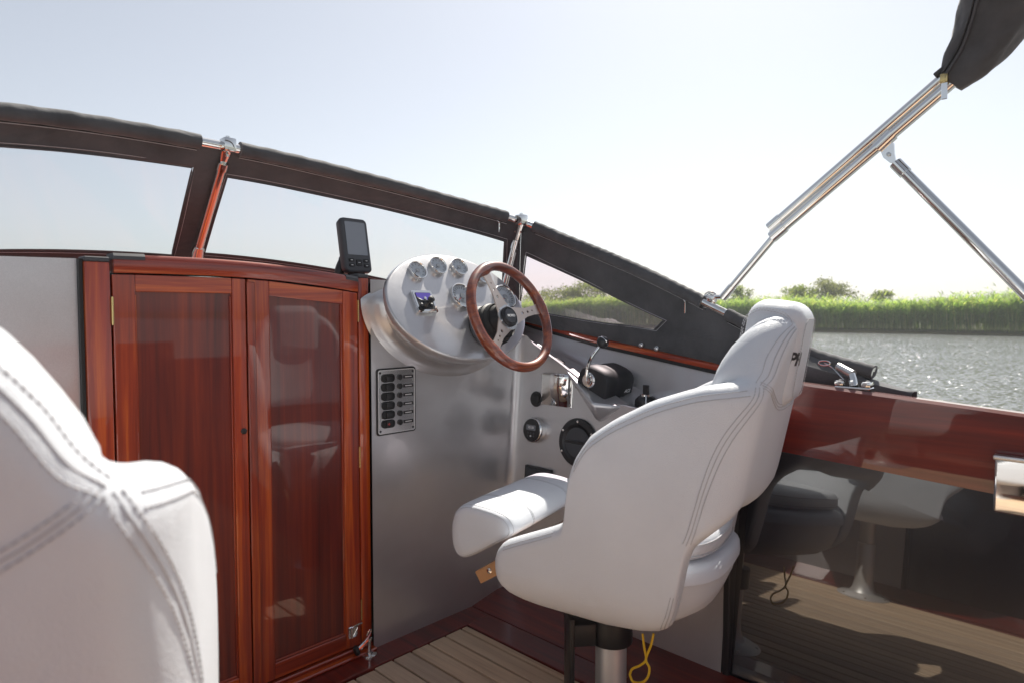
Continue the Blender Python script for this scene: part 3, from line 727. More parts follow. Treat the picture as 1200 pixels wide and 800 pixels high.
# ================================================================== switch panel
sp = thing('switch_panel', 'switch panel with six black rocker switches and white outline', 'switch panel', mtx=frame((1.1615,WY-.0002,.7345),(0,-1,0)))
obj('plate', G().prism(rrect(.142,.198,.009), 0, .0035), 'blackplastic', sp, bevel=.0008)
obj('face', G().prism(rrect(.131,.187,.006), .0035, .0042), 'brushed', sp)
g = G(); o = [Vector((x,y,.0045)) for x,y in rrect(.131,.187,.006)]; g.tube(o+[o[0]], .0011, 6, False); obj('white_outline', g, 'white', sp)
for sx in (-1,1):
    for sy in (-1,1): obj('screw', G().lathe([(.0035,.0042),(.003,.0055),(0,.0058)], 12, T((sx*.059,sy*.086,0))), 'blackplastic', sp)
for i in range(6):
    y = .070-.0272*i
    sw_ = obj('rocker_switch', G().prism(rrect(.046,.024,.0105), .0042, .0085, T((-.032,y,0))), 'blackrubber', sp, bevel=.0012)
    obj('rocker', G().box((-.042,y-.009,.0086),(-.016,y+.009,.0118), .003, 2), 'blackplastic', sw_)
    if i == 5: obj('red_mark', G().prism([(-.038,-.001),(-.030,-.001),(-.030,.001),(-.038,.001)], .0119, .0122, T((0,y,0))).prism([(-.035,-.004),(-.033,-.004),(-.033,.004),(-.035,.004)], .0123, .0126, T((0,y,0))), 'red', sw_)
    obj('fuse_cap', G().lathe([(.0085,.0042),(.0085,.008),(.0065,.0095),(0,.0097)], 20, T((.011,y,0))), 'blackplastic', sp)
    lb = obj('label_plate', G().prism(rrect(.036,.010,.001), .0043, .0052, T((.042,y,0))), 'blackplastic', sp)
    obj('label_line', G().box((.030,y-.0012,.0053),(.054,y+.0012,.0055)), 'white', lb)

# ================================================================== fittings on the starboard side panel
def side_frame(px, py, d=.0005):
    n = Vector((-1,0,.09)).normalized(); p0 = Vector((sideX(.5),1.,.5)); p = on_plane(p0, n, px, py)+n*d; return frame(p, n)
so = thing('power_socket', 'round black capped power socket beside the chrome plate', 'socket', mtx=side_frame(629,467))
obj('flange', G().lathe([(0,0),(.026,0),(.027,.003),(.024,.006),(0,.006)], 28), 'blackplastic', so); obj('cap', G().lathe([(.019,.006),(.019,.010),(.016,.012),(0,.0125)], 24), 'blackrubber', so)
st = thing('stereo', 'round marine stereo with chrome ring and small display', 'stereo', mtx=side_frame(629,503))
obj('chrome_ring', G().lathe([(.044,0),(.045,.004),(.043,.012),(.044,.016),(.042,.024),(.038,.026),(.037,.022)], 40), 'chrome', st, smooth=50)
fc = obj('front', G().lathe([(.0385,.018),(.0385,.0265),(.036,.029),(0,.030)], 36), 'blackplastic', st)
obj('display', G().prism(rrect(.042,.018,.002), .0302, .0306, T((0,.009,0))), 'screen', fc)
lettering('10:30', .012, 'white', fc, T((0,.009,.0311)))
for i in range(6): obj('button', G().lathe([(.0035,.0295),(.003,.0312),(0,.0313)], 10, T(((-1+i % 3)*.013,-.010-.010*(i//3),0))), 'white' if i == 4 else 'greyplastic', fc)
spk = thing('speaker', 'round black loudspeaker held by small screws on the side panel', 'loudspeaker', mtx=side_frame(678,518))
obj('flange', G().lathe([(0,.0),(.078,0),(.079,.004),(.075,.009),(.060,.010),(.055,.006),(.050,.004),(0,.004)], 48), 'blackplastic', spk)
obj('cone', G().lathe([(.047,.0042),(.049,.008),(.045,.009),(.030,.006),(0,.0062)], 36), 'greyplastic', spk)
obj('bridge_bar', G().box((-.049,-.004,.0095),(.049,.004,.0125), .001, 1), 'blackplastic', spk)
for i in range(6):
    a = R(60*i+30); obj('screw', G().lathe([(.0045,.0095),(.004,.012),(0,.0125)], 12, T((.068*math.cos(a),.068*math.sin(a),0))), 'chrome', spk)
# chrome cover plate with folded top
cp = thing('chrome_cover', 'polished chrome cover plate folded over at its top', 'plate', mtx=side_frame(653,456))
g = G(); prof = [(-.054,.0105),(.044,.0125),(.050,.012),(.0535,.008),(.054,.001)]
rows = [[Vector((x, y, z)) for y, z in prof] for x in (-.056,.056)]; g.grid(rows); obj('plate', g, 'chrome', cp, solid=.0016)
g = G().box((.057,-.056,.0),(.068,.05,.003), .001, 1); fl = obj('flange', g, 'chrome', cp)
for y in (-.046,.04): obj('screw', G().lathe([(.004,.003),(.003,.0048),(0,.005)], 12, T((.0625,y,0))), 'brushed', fl)
g = G().box((-.068,-.056,0),(-.057,.05,.003), .001, 1); obj('flange', g, 'chrome', cp)
bv = thing('black_socket_box', 'black rectangular box on the side panel just above the seat bolster', 'box', mtx=side_frame(632,562))
obj('box', G().box((-.060,-.045,0),(.060,.045,.012), .003, 2), 'blackplastic', bv); obj('lid', G().box((-.052,-.037,.0121),(.052,.037,.015), .0015, 1), 'greyplastic', bv)
# oval drain vent on the shelf
zsl = (interp(1.5,L1)-interp(1.4,L1))/.1
ov = thing('shelf_vent', 'small oval black vent set into the silver shelf', 'vent', mtx=frame(on(0,1.735,655,423),(0.0,-zsl*.75,1),(0,1,0)))
g = G(); g.prism([(x*.62,y) for x, y in ellipse(.026,.026,28)], 0, .004); obj('rim', g, 'blackplastic', ov, bevel=.001)
for i in range(3): obj('slot', G().box((-.011,-.012+.010*i,.0041),(.011,-.008+.010*i,.0055)), 'greyplastic', ov)
# throttle
ty = 1.285; tz = interp(ty, L2)*.5+interp(ty, L1)*.5
th = thing('throttle', 'black throttle box with curved chrome lever and ball knob', 'throttle', mtx=T((1.735,ty,tz-.012)) @ Matrix.Rotation(R(18),4,'X'))
arch = []
for a in np.linspace(0,180,15): arch.append((.062*math.copysign(abs(math.cos(R(a)))**.7, math.cos(R(a))), .030+.052*math.sin(R(a))**.7))
arch = [(.064,-.01)]+arch+[(-.064,-.01)]
MX = frame((0,0,0),(1,0,0),(0,0,1))         # local x -> y axis
g = G(); MXt = Matrix(((0,0,1,0),(1,0,0,0),(0,1,0,0),(0,0,0,1)))
rings = []
for x, s in ((-.064,.90),(-.058,.97),(-.03,1.0),(-.012,1.0),(-.005,.965),(.03,.95),(.036,1.0),(.075,1.0),(.083,.96)):
    rings.append([MXt @ Vector((p[0]*s, p[1]*s if p[1] > 0 else p[1], x)) for p in arch])
g.loft(rings); bx = obj('housing', g, 'throttleblack', th, smooth=40)
g = G().lathe([(0,-.002),(.024,-.002),(.025,.004),(.021,.009),(.016,.010),(.015,.016),(0,.018)], 28, frame((-.064,.012,.036),(-1,0,0))); hb_ = obj('lever_hub', g, 'chrome', th)
g = G().tube(catmull([(-.078,.012,.036),(-.084,.016,.075),(-.078,.016,.112),(-.060,.010,.150)],6), [.0058]*7+[.0052]*6+[.0046]*6, 10); lv = obj('lever', g, 'chrome', th)
obj('knob', G().lathe([(0,-.019),(.010,-.017),(.0175,-.009),(.0195,0),(.0175,.009),(.010,.017),(0,.019)], 24, T((-.054,.007,.165))), 'blackplastic', th)
obj('knob_ring', G().lathe([(.0195,-.002),(.0202,0),(.0195,.002)], 24, T((-.054,.007,.165)) @ Matrix.Rotation(R(60),4,'Y')), 'chrome', th)
lettering('ACS', .016, 'white', bx, frame((.050,-.0645,.020),(0,-1,0)), .0004, .2)
# ignition key
kp = on(0,1.76,757,470); ig = thing('ignition_switch', 'ignition switch with key and chrome ring on the silver shelf', 'ignition', (kp.x,kp.y,interp(kp.y,L2)-.004))
obj('body', G().lathe([(.036,-.006),(.034,.012),(.024,.022),(.020,.024),(0,.024)], 28), 'blackplastic', ig)
obj('bezel', G().lathe([(.019,.023),(.019,.029),(.014,.031),(.011,.027)], 28), 'chrome', ig)
ky = obj('key', G().box((-.0035,-.011,.026),(.0035,.011,.058), .002, 1), 'blackplastic', ig)
g = G().tube(catmull([(-.008,.0,.030),(-.020,-.012,.026),(-.032,-.02,.010),(-.046,-.03,-.004)],5), .0028, 7); obj('key_chain', g, 'chrome', ky)
obj('key_tag', G().box((-.066,-.048,-.008),(-.044,-.030,-.001), .001, 1), 'yellow', ky)

# ================================================================== helm chairs
TW = .055
def chair_path(a):
    # outer plan outline, a = arc length from the front end of the side; returns x(half, positive), y, nx, ny, wback
    if a < .47: return .25, .19-a, 1., 0., 0.
    b = a-.47; ra = .06; La = ra*math.pi/2
    if b < La:
        th_ = b/ra; return .19+ra*math.cos(th_), -.28-ra*math.sin(th_), math.cos(th_), -math.sin(th_), .5-.5*math.cos(th_*2) if False else math.sin(th_)**2
    return max(0., .19-(b-La)), -.34, 0., -1., 1.
LTOT = .47+.06*math.pi/2+.19
ZT = [(0,.425),(.006,.452),(.015,.466),(.03,.478),(.065,.494),(.13,.522),(.17,.540),(.182,.551),(.189,.575),(.192,.615),(.196,.656),(.21,.697),(.24,.742),(.29,.778),(.37,.822),(.44,.847),(.47,.856),(.52,.865),(.564,.881),(.580,.916),(.60,.950),(.62,.974),(.645,.991),(.67,.998),(.754,1.0)]
ZB = [(0,.405),(.006,.378),(.015,.358),(.03,.341),(.06,.329),(.10,.322),(.26,.315),(.34,.326),(.39,.345),(.415,.372),(.430,.42),(.438,.48),(.446,.53),(.47,.553),(.52,.578),(.60,.594),(.754,.596)]
def smooth_tab(tab):
    xs = np.linspace(-.03, .80, 3321); ys = np.interp(xs, [t[0] for t in tab], [t[1] for t in tab]); out = []
    for a in np.arange(0, .756, .002):
        w_ = .0035 if a < .40 else min(.014, .0035+(a-.40)*.2)
        k_ = np.exp(-((xs-a)/w_)**2); out.append((a, float((ys*k_).sum()/k_.sum())))
    return out
ZT, ZB = smooth_tab(ZT), smooth_tab(ZB)
def shell_point(a, z, side, inset):
    x, y, nx, ny, wb = chair_path(a)
    y -= wb*(z-.57)*.20
    wz = 0
    if z < .42: wz = .055*((.42-z)/.105)**2
    if z > .66: wz = .10*(z-.66)*.35
    # softly bulged sides and crowned back
    x = x-wz*(1-wb)-.0*wb
    bul = .012*math.sin(math.pi*min(1,max(0,(z-.31)/.6)))*(1-wb)*math.sin(math.pi*min(1,a/.47))
    yb = -.014*wb*(1-(x/.19)**2) if wb >= 1 else 0
    x += bul; y += yb
    return Vector((side*(x-nx*inset), y-ny*inset, z))
def half_thick(d, Th): 
    k = min(1., max(0., d/(Th*.5))); return Th*.5*math.sqrt(max(0., 1-(1-k)**2))
def thick(a): return TW+.022*chair_path(a)[4]+.040*math.exp(-((a-.585)/.055)**2)
AS = list(np.concatenate([[0,.004,.010,.018,.03],np.arange(.045,.17,.018),[.172,.178,.183,.187,.190,.192,.194,.197,.202,.210,.222],np.arange(.24,.405,.02),[.41,.418,.426,.432,.438,.444,.452,.462],np.arange(.475,.565,.012),np.arange(.575,.754,.0115),[.754]]))
VS = [0,.004,.012,.025,.045,.075,.12,.2,.3,.4,.5,.6,.7,.8,.87,.92,.95,.97,.985,.995,1.]
VS = [.5-.5*math.cos(math.pi*k/22) for k in range(23)]
def shell():
    g = G(); rings = []
    for side, seq in ((-1, AS), (1, AS[-2::-1])):
        for a in seq:
            zb, zt = interp(a, ZB), interp(a, ZT); Th = thick(a)
            dfr = a+.004; out, inn = [], []
            for v in VS:
                z = zb+(zt-zb)*v; d = min(z-zb, zt-z, dfr)
                h_ = half_thick(d, Th); out.append(shell_point(a, z, side, Th/2-h_)); inn.append(shell_point(a, z, side, Th/2+h_))
            rings.append(out+inn[::-1][1:-1])
    g.loft(rings); return g
SHELL = shell().mesh('shell', 70)
SHELL.materials.append(M['vinyl'])
def seam_pts(path, side, lift=.0006, n=26):
    # path: list of (a, z) control points on the outer shell
    out = []
    P = catmull([(a, z, 0) for a, z in path], n//(len(path)-1)+1)
    for p in P:
        a, z = p.x, p.y; zb, zt = interp(a, ZB), interp(a, ZT); Th = thick(a)
        h_ = half_thick(min(z-zb, zt-z, a+.004), Th); out.append(shell_point(a, z, side, Th/2-h_-lift))
    return out
def stitch(g, pts, r=.0008, dash=True):
    # thread as short stitches along a resampled line
    P = [Vector(p) for p in pts]; L_ = [0]
    for i in range(1, len(P)): L_.append(L_[-1]+(P[i]-P[i-1]).length)
    def at(s):
        i = int(np.searchsorted(L_, s)); i = min(max(i, 1), len(P)-1); t = (s-L_[i-1])/max(1e-9, L_[i]-L_[i-1]); return P[i-1].lerp(P[i], t)
    s = 0
    while s < L_[-1]-.003:
        g.tube([at(s), at(min(s+.0048, L_[-1]))], r, 4); s += .0062
def seam_set():
    g = G(); piping = G()
    for side in (-1, 1):
        def dbl(path, off):
            # a butt seam with a line of stitches on both sides
            piping.tube(seam_pts(path, side, -.0002), .0011, 5)
            for s in (-1, 1): stitch(g, seam_pts([(a+s*off[0], z+s*off[1]) for a, z in path], side))
        J = (.535, .868)
        dbl([(.548,.858),(.508,.76),(.480,.66),(.459,.58),(.448,.548)], (.007,0))
        dbl([(.425,.44),(.415,.40),(.398,.36)], (.006,0))
        # shoulder double line following the wing edge
        for dz in (.016,.026):
            stitch(g, seam_pts([(a, interp(a, ZT)-dz-.012*max(0,(.26-a)/.07)) for a in (.212,.24,.29,.34,.39,.44,.48,.53)], side))
        for dz in (.011,.018):
            stitch(g, seam_pts([(a, interp(a, ZT)-dz) for a in (.03,.065,.10,.13,.16)], side))
        # up the neck edge and diagonal to the head cushion
        dbl([(.552,.862)]+[(a, interp(a, ZT)-.022) for a in (.572,.592,.612,.632,.652)], (.005,-.004))
        dbl([(.556,.862),(.60,.832),(.645,.812),(.70,.806),(.754,.806)], (0,.006))
    return g, piping
sg, pg = seam_set(); SEAM = sg.mesh('stitching', 0); SEAM.materials.append(M['thread']); PIPE = pg.mesh('seam', 0); PIPE.materials.append(M['thread'])
def sring(cx, cy, hx, hyf, hyb, z, n=40, e=3.0):
    out = []
    for j in range(n):
        a = 2*math.pi*j/n; c, s = math.cos(a), math.sin(a)
        x = hx*math.copysign(abs(c)**(2/e), c); y = (hyf if s > 0 else hyb)*math.copysign(abs(s)**(2/e), s); out.append((cx+x, cy+y, z))
    return out
def pan():
    g = G(); R_ = []
    for z, hx, yf, yb in ((.325,.05,.05,.05),(.324,.12,.13,.14),(.330,.18,.17,.20),(.350,.205,.195,.232),(.385,.218,.205,.248),(.43,.224,.208,.258),(.47,.226,.208,.263),(.492,.222,.205,.262),(.503,.212,.195,.252),(.506,.19,.17,.23)):
        r = sring(0,-.03,hx,yf,yb,z); R_.append([(x,y,zz+(max(0,(-y-.16))*.16 if z < .45 else -max(0,y+.02)*.40-.032*min(1,max(0,(-y-.08)/.12)))) for x,y,zz in r])
    g.loft(R_); return g
PAN = pan().mesh('pan', 60); PAN.materials.append(M['vinyl'])
def cushion():
    g = G(); R_ = []
    for z, k in ((.480,.97),(.492,1.0),(.508,1.0),(.520,.975),(.527,.93),(.531,.8),(.532,.4),(.532,.02)): R_.append([(x,y,z_-max(0,y)*.25) for x,y,z_ in sring(0,-.03,.205*k,.10*k,.246*k,z)])
    g.loft(R_); return g
CUSH = cushion().mesh('cushion', 60); CUSH.materials.append(M['vinyl'])
g = G()
for k, z in ((1.003,.488),(1.003,.512)): r = [(x,y,z_-max(0,y)*.25) for x,y,z_ in sring(0,-.03,.205*k,.10*k,.246*k,z,60)]; g.tube(r+[r[0]], .0013, 5, False)
CSEAM = g.mesh('seam', 0); CSEAM.materials.append(M['thread'])
def capm():
    g = G(); g.box((-.105,-.062,-.112),(.105,.052,.112), .044, 7); return g
CAPM = T((0,-.368,.913)) @ Matrix.Rotation(R(9),4,'X')
cm = capm().mesh('head_cushion', 60); cm.transform(CAPM); cm.materials.append(M['vinyl'])
g = G()
for side in (-1,1):
    xx = side*.1053
    for ins in (.036,.043):
        loop = [Vector((xx-side*(.0 if ins > .04 else .0018), y*(.065-ins*.45)/.065+.003, z*(.112-ins*.55)/.112)) for y, z in [(p[0], p[1]) for p in rrect(.130,.224,.048,6)]]
        stitch(g, [CAPM @ p for p in loop+[loop[0]]])
    for zo in ():
        pass
# stitched line round the back edge of the head cushion
loop = [Vector((x, -.0625, z)) for x, z in rrect(.150,.165,.03,6)]
stitch(g, [CAPM @ p for p in loop+[loop[0]]])
CAPS = g.mesh('stitching', 0); CAPS.materials.append(M['thread'])
BOLP = [(.340,.504),(.322,.522),(.293,.530),(.255,.529),(.215,.524),(.186,.515),(.170,.498),(.167,.481),(.182,.466),(.222,.442),(.263,.416),(.295,.398),(.319,.391),(.337,.399),(.347,.422),(.350,.455),(.348,.480)]
def bolster():
    P = catmull([(a,b,0) for a,b in BOLP]+[(BOLP[0][0],BOLP[0][1],0)],3)[:-1]
    cx = sum(p.x for p in P)/len(P); cy = sum(p.y for p in P)/len(P); R_ = []
    for x, k in ((-.2015,.02),(-.201,.6),(-.200,.80),(-.196,.90),(-.189,.96),(-.178,.995),(-.15,1.01),(0,1.015),(.15,1.01),(.178,.995),(.189,.96),(.196,.90),(.200,.8),(.2015,.02)):
        R_.append([(x, cx+(p.x-cx)*k, cy+(p.y-cy)*k) for p in P])
    g = G(); g.loft(R_); return g, P, cx, cy
bg_, BP, bcx, bcy = bolster(); BOL = bg_.mesh('bolster', 60); BOL.materials.append(M['vinyl'])
g = G()
for x, k in ((-.1965,.905),(-.1875,.97),(.1965,.905),(-.095,1.016),(-.101,1.016),(.095,1.016),(.101,1.016)):
    lp = [Vector((x, bcx+(p.x-bcx)*k, bcy+(p.y-bcy)*k)) for p in BP]; stitch(g, lp+[lp[0]])
BSEAM = g.mesh('stitching', 0); BSEAM.materials.append(M['thread'])
def chair(label, cx, cy, alpha, lift=0.):
    t = thing('helm_chair', label, 'chair', (cx,cy,0), R(alpha), 'helm chairs on pedestals')
    sh = obj('bucket_shell', SHELL, None, t); obj('stitching', SEAM, None, sh)['kind'] = 'stuff'; obj('seam', PIPE, None, sh)
    obj('seat_pan', PAN, None, t); cu_ = obj('seat_cushion', CUSH, None, t); obj('seam', CSEAM, None, cu_)
    hc = obj('head_cushion', cm, None, t); obj('stitching', CAPS, None, hc)['kind'] = 'stuff'
    bo = obj('bolster', BOL, None, t); obj('stitching', BSEAM, None, bo)['kind'] = 'stuff'
    br = obj('bolster_bracket', G().box((-.190,.135,-.034),(.190,.300,-.002), .002, 1, T((0,.0,.412)) @ T((0,.24,0)) @ Matrix.Rotation(R(-33),4,'X') @ T((0,-.24,-.016))), 'bracket', t)
    g = G()
    ped = obj('pedestal', G().lathe([(0,.0),(.105,.0),(.105,.006),(.090,.014),(.055,.022),(.044,.04),(.0385,.07),(.0385,.232),(.036,.236),(.031,.238),(.031,.362),(0,.363)], 40), 'satin', t)
    for i in range(6): a = R(60*i); obj('base_bolt', G().lathe([(.006,.009),(.006,.014),(0,.016)], 10, T((.090*math.cos(a),.090*math.sin(a),0))), 'chrome', ped)
    for c_ in t.children:
        if c_ is not ped: c_.location.z = lift
    return t, br
ch1, br1 = chair('pale grey helm chair facing the steering wheel, swivelled slightly inboard', 1.3168, .9408, 13)
a2 = -21; pj = on(2,.862+.028,136,574); lj = Matrix.Rotation(R(a2),3,'Z') @ shell_point(.548,.862,1,0)
ch2, br2 = chair('pale grey chair beside the plain silver bulkhead and keyhole door', pj.x-lj.x, pj.y-lj.y, a2, .028)
# lettering on the head cushions, facing aft
for ch in (ch1, ch2):
    hc = [c for c in ch.children if c.name.startswith('head_cushion')][0]
    me = text_mesh('PH', .036, .0004, .0012); me.transform(Matrix(((1,.2,0,0),(0,1,0,0),(0,0,1,0),(0,0,0,1))))
    for v in me.vertices:                       # wrapped round the rounded back edge
        t_ = v.co.x+.052; q_ = .0444+v.co.z; c_ = (-.061,-.018)
        if t_ < .044*math.pi/2: n_ = (-math.cos(t_/.044), -math.sin(t_/.044)); v.co = (c_[0]+n_[0]*q_, c_[1]+n_[1]*q_, v.co.y)
        else: v.co = (c_[0]+t_-.044*math.pi/2, c_[1]-q_, v.co.y)
    me.transform(CAPM); obj('lettering', me, 'ink', hc, smooth=0)
for i, (y, z) in enumerate(((.226,.404),(.268,.374))): pass
for x in (-.178,):
    for yy in (.20,.255):
        q_ = T((0,.24,.412)) @ Matrix.Rotation(R(-33),4,'X') @ T((0,-.24,-.016)) @ Vector((-.189,yy,-.016))
        obj('bolt', G().lathe([(.007,0),(.007,.005),(0,.007)], 12, frame(q_,(-1,0,0))), 'chrome', br1)
# footrest clamp on the pedestal of the helm chair
cl = thing('pedestal_clamp', 'black clamp bracket round the pedestal of the helm chair', 'clamp', (1.3168,.9408,.0), R(-40))
obj('collar', G().lathe([(.0392,.185),(.052,.186),(.053,.19),(.053,.243),(.052,.246),(.0392,.246)], 32), 'blackplastic', cl)
g = G().box((-.100,-.034,.188),(-.045,.034,.243), .004, 2).box((-.112,-.036,.02),(-.098,.036,.258), .004, 2); obj('footrest_plate', g, 'blackplastic', cl)
# yellow cord
yc = thing('yellow_cord', 'thin yellow cord looped below the helm chair', 'cord', (1.30,.80,0))
pA = on(0,1.25,752,748); pB = on(0,1.25,764,748)
def yl(px, py): return on(0,1.25,px,py)-Vector((1.30,.80,0))
g = G().tube(catmull([yl(753,742),yl(755,758),yl(757,772),yl(750,779),yl(741,783),yl(738,790)],5), .0028, 7)
obj('strand', g, 'yellow', yc)
g = G().tube(catmull([yl(766,742),yl(763,755),yl(757,772),yl(761,782),yl(759,793),yl(752,799),yl(742,798),yl(738,790)],5), .0028, 7); obj('loop', g, 'yellow', yc)

# ================================================================== windscreen enclosure
RAIL = catmull([(-.26,1.636,1.324),(.25,1.735,1.417),(.73,1.767,1.434),(1.161,1.735,1.403),(1.50,1.690,1.362),(1.72,1.625,1.318),(1.765,1.40,1.222),(1.785,1.235,1.154),(1.805,1.05,1.068),(1.82,.901,.995),(1.80,.671,.897),(1.775,.488,.852)], 16)
BASE = catmull([(-.34,1.72,.985),(.2,1.97,1.120),(.73,2.02,1.158),(1.20,1.975,1.120),(1.60,1.86,1.035),(1.82,1.735,.962),(1.872,1.411,.900),(1.872,1.235,.874),(1.872,1.05,.848),(1.868,.930,.828),(1.80,.66,.817),(1.77,.50,.813)], 16)
NS = len(RAIL)-1
def surf(s, v):
    s = min(max(s, 0), NS-1e-6); i = int(s); t = s-i
    a = RAIL[i].lerp(RAIL[i+1], t); b = BASE[i].lerp(BASE[i+1], t); return a.lerp(b, v)
def project(P):
    d = P-CAM; fw = d.x*math.sin(YAW)+d.y*math.cos(YAW); rt = d.x*math.cos(YAW)-d.y*math.sin(YAW)
    dep = fw*math.cos(PITCH)-d.z*math.sin(PITCH); up = d.z*math.cos(PITCH)+fw*math.sin(PITCH)
    return 600+FPX*rt/dep, 400-FPX*up/dep
def invert(px, py, s0, s1):
    best = None
    for s in np.linspace(s0, s1, 60):
        for v in np.linspace(0, 1, 30):
            q = project(surf(s, v)); e = (q[0]-px)**2+(q[1]-py)**2
            if best is None or e < best[0]: best = (e, s, v)
    _, s, v = best; ds, dv = (s1-s0)/60, 1/30
    for _ in range(40):
        imp = False
        for a, b in ((ds,0),(-ds,0),(0,dv),(0,-dv)):
            q = project(surf(s+a, v+b)); e = (q[0]-px)**2+(q[1]-py)**2
            if e < best[0]: best = (e, s+a, v+b); s, v = s+a, v+b; imp = True
        if not imp: ds *= .5; dv *= .5
    return s, v
def s_at_X(lst, X, lo, hi):
    return min(np.linspace(lo, hi, 300), key=lambda s: abs(surf(s, 0).x-X))
S_PORT, S_MID, S_COR, S_END = 0, 32., 80., float(NS)
W1 = [(6.,.22),invert(225,197,10,40),invert(201,299,10,40),(5.,.90)]
W2 = [invert(266,208,28,60),invert(592,283,50,90),(W2b := invert(592,283,50,90))[0:1]+(.93,),(invert(238,303,28,60)[0],.95)]
W2[2] = (W2[1][0]-.2, .93)
W3 = [invert(617,299,74,130),invert(778,375,74,150),invert(766,387,74,150),invert(609,362,74,130)]
def loop_pts(C4, n):
    out = []
    for i in range(4):
        a, b = C4[i], C4[(i+1) % 4]
        for k in range(n): t = k/n; out.append((a[0]+(b[0]-a[0])*t, a[1]+(b[1]-a[1])*t))
    return out
enc = thing('canvas_windscreen', 'black canvas windscreen enclosure with clear windows around the helm', 'windscreen', (CX,1.7,1.0))
EO = Vector((CX,1.7,1.0))
def canvas_panel(s0, s1, win, vb=1.0, pm='pane'):
    N = 22; outer = loop_pts([(s0,0.012),(s1,0.012),(s1,vb),(s0,vb)], N); inner = loop_pts(win, N); g = G(); rings = []
    for t in (0,.25,.5,.75,.93,1.0):
        r = []
        for o_, i_ in zip(outer, inner):
            q = surf(o_[0]+(i_[0]-o_[0])*t, o_[1]+(i_[1]-o_[1])*t)-EO
            wob = .003*math.sin(q.x*9+q.z*7)+.002*math.sin(q.y*17+q.x*5); r.append(q+Vector((wob*.5,-wob,wob*.3)))
        rings.append(r)
    g.loft(rings, True, False); p = obj('canvas_panel', g, 'canvas', enc, solid=.003)
    # stitched hems around the window
    hem = G(); st_ = G()
    iv = [surf(a,b)-EO for a, b in inner]; cen = sum(iv, Vector())/len(iv)
    view = (cen+EO-CAM).normalized()
    rr_ = [(a+(b-a)*0.0) for a, b in zip(iv, iv)]
    hem.tube([q-view*.003 for q in iv]+[iv[0]-view*.003], .0022, 5, False); obj('window_hem', hem, 'canvas', p)
    for ex in (1.0+.012/max(.05,0.2), ):
        sp_ = []
        for i_, o_ in zip(inner, outer):
            q0 = surf(*i_); q1 = surf(*o_); d_ = (q1-q0); L_ = max(1e-6, d_.length); sp_.append(q0+d_*min(1,.010/L_)-view*.004-EO)
        st_.tube(sp_+[sp_[0]], .0008, 4, False)
    obj('hem_stitching', st_, 'thread', p)
    g = G(); n = 10
    def bil(u, v):
        a = [win[0][k]+(win[1][k]-win[0][k])*u for k in (0,1)]; b = [win[3][k]+(win[2][k]-win[3][k])*u for k in (0,1)]
        return surf(a[0]+(b[0]-a[0])*v, a[1]+(b[1]-a[1])*v)-EO
    g.grid([[bil(i/n, j/n) for i in range(n+1)] for j in range(n+1)]); obj('window_pane', g, pm, p)
    return p
canvas_panel(S_PORT, S_MID-.05, W1, 1.10)
canvas_panel(S_MID+.05, S_COR-.05, W2, 1.10)
canvas_panel(S_COR+.05, S_END, W3, .985, 'pane_side')
# rail: stainless tube, canvas sleeves between the fittings
rp = [p-EO for p in RAIL]
obj('rail', G().tube(rp, .0125, 12), 'chrome', enc)
def sleeve(s0, s1, r0=.0195):
    pts = []; rad = []
    for s in np.linspace(s0, s1, max(6, int((s1-s0)*1.2))):
        pts.append(surf(s,0)-EO); rad.append(r0*(1+.05*math.sin(s*2.3)+.03*math.sin(s*7.1)))
    sl = obj('canvas_sleeve', G().tube(pts, rad, 14), 'canvas', enc)
    line = []
    for s in np.linspace(s0+.1, s1-.1, 40):
        q = surf(s,0); d_ = (surf(s,1)-q).normalized(); vw = (q-CAM).normalized(); line.append(q+d_*.022-vw*.006-EO)
    zz = obj('zip', G().tube(line, .0028, 6), 'blackrubber', sl); obj('zip_stitching', G().tube([q+Vector((0,-.002,-.004)) for q in line], .0009, 4), 'thread', sl)
def s_px(px, lo, hi): return min(np.linspace(lo, hi, 800), key=lambda s: abs(project(surf(s,0))[0]-px))
sleeve(0, s_px(234,20,40)); sleeve(s_px(281,28,45), s_px(594,60,90)); sleeve(s_px(626,76,95), s_px(823,100,150)); sleeve(s_px(852,100,160), NS, .017)
# posts
def post(name, top, bot, label):
    t = thing(name, label, 'post', bot, 0, 'stainless windscreen posts')
    tp = Vector(top)-Vector(bot); d = tp.normalized()
    obj('tube', G().tube([(0,0,0), tp*.5, tp*.86], .0115, 14), 'chrome', t)
    obj('collar', G().tube([tp*.80, tp*.86], .0145, 14), 'chrome', t)
    g = G().tube([tp*.85, tp*.93, tp*.985], [.0085,.013,.016], 12, flat=.6); cl_ = obj('end_fitting', g, 'chrome', t)
    obj('pin', G().tube([tp*.92+Vector((-.0,-.016,-.002)), tp*.92+Vector((0,.016,.002))], .004, 10), 'brushed', cl_)
    obj('rail_clamp', G().box((-.016,-.018,-.017),(.016,.018,.019), .004, 2, T(tp)), 'chrome', t)
    obj('clamp_screw', G().lathe([(.006,.018),(.006,.025),(0,.026)], 10, T(tp)), 'chrome', t)
    obj('foot', G().tube([(0,0,-.01), d*.02, d*.035], [.019,.017,.0135], 14), 'chrome', t)
    return t
post('windscreen_post', RAIL[32]+Vector((0,-.012,0)), BASE[32]+Vector((0,-.03,0)), 'stainless post on the centreline of the windscreen above the cabin doors')
s2 = s_px(608,70,90); pt_ = surf(s2,0)+Vector((-.004,-.016,0))
pb_ = on(0,1.70,589,345); post('windscreen_post', pt_, pt_+(pb_-pt_)*1.9, 'stainless post at the windscreen corner behind the steering wheel')
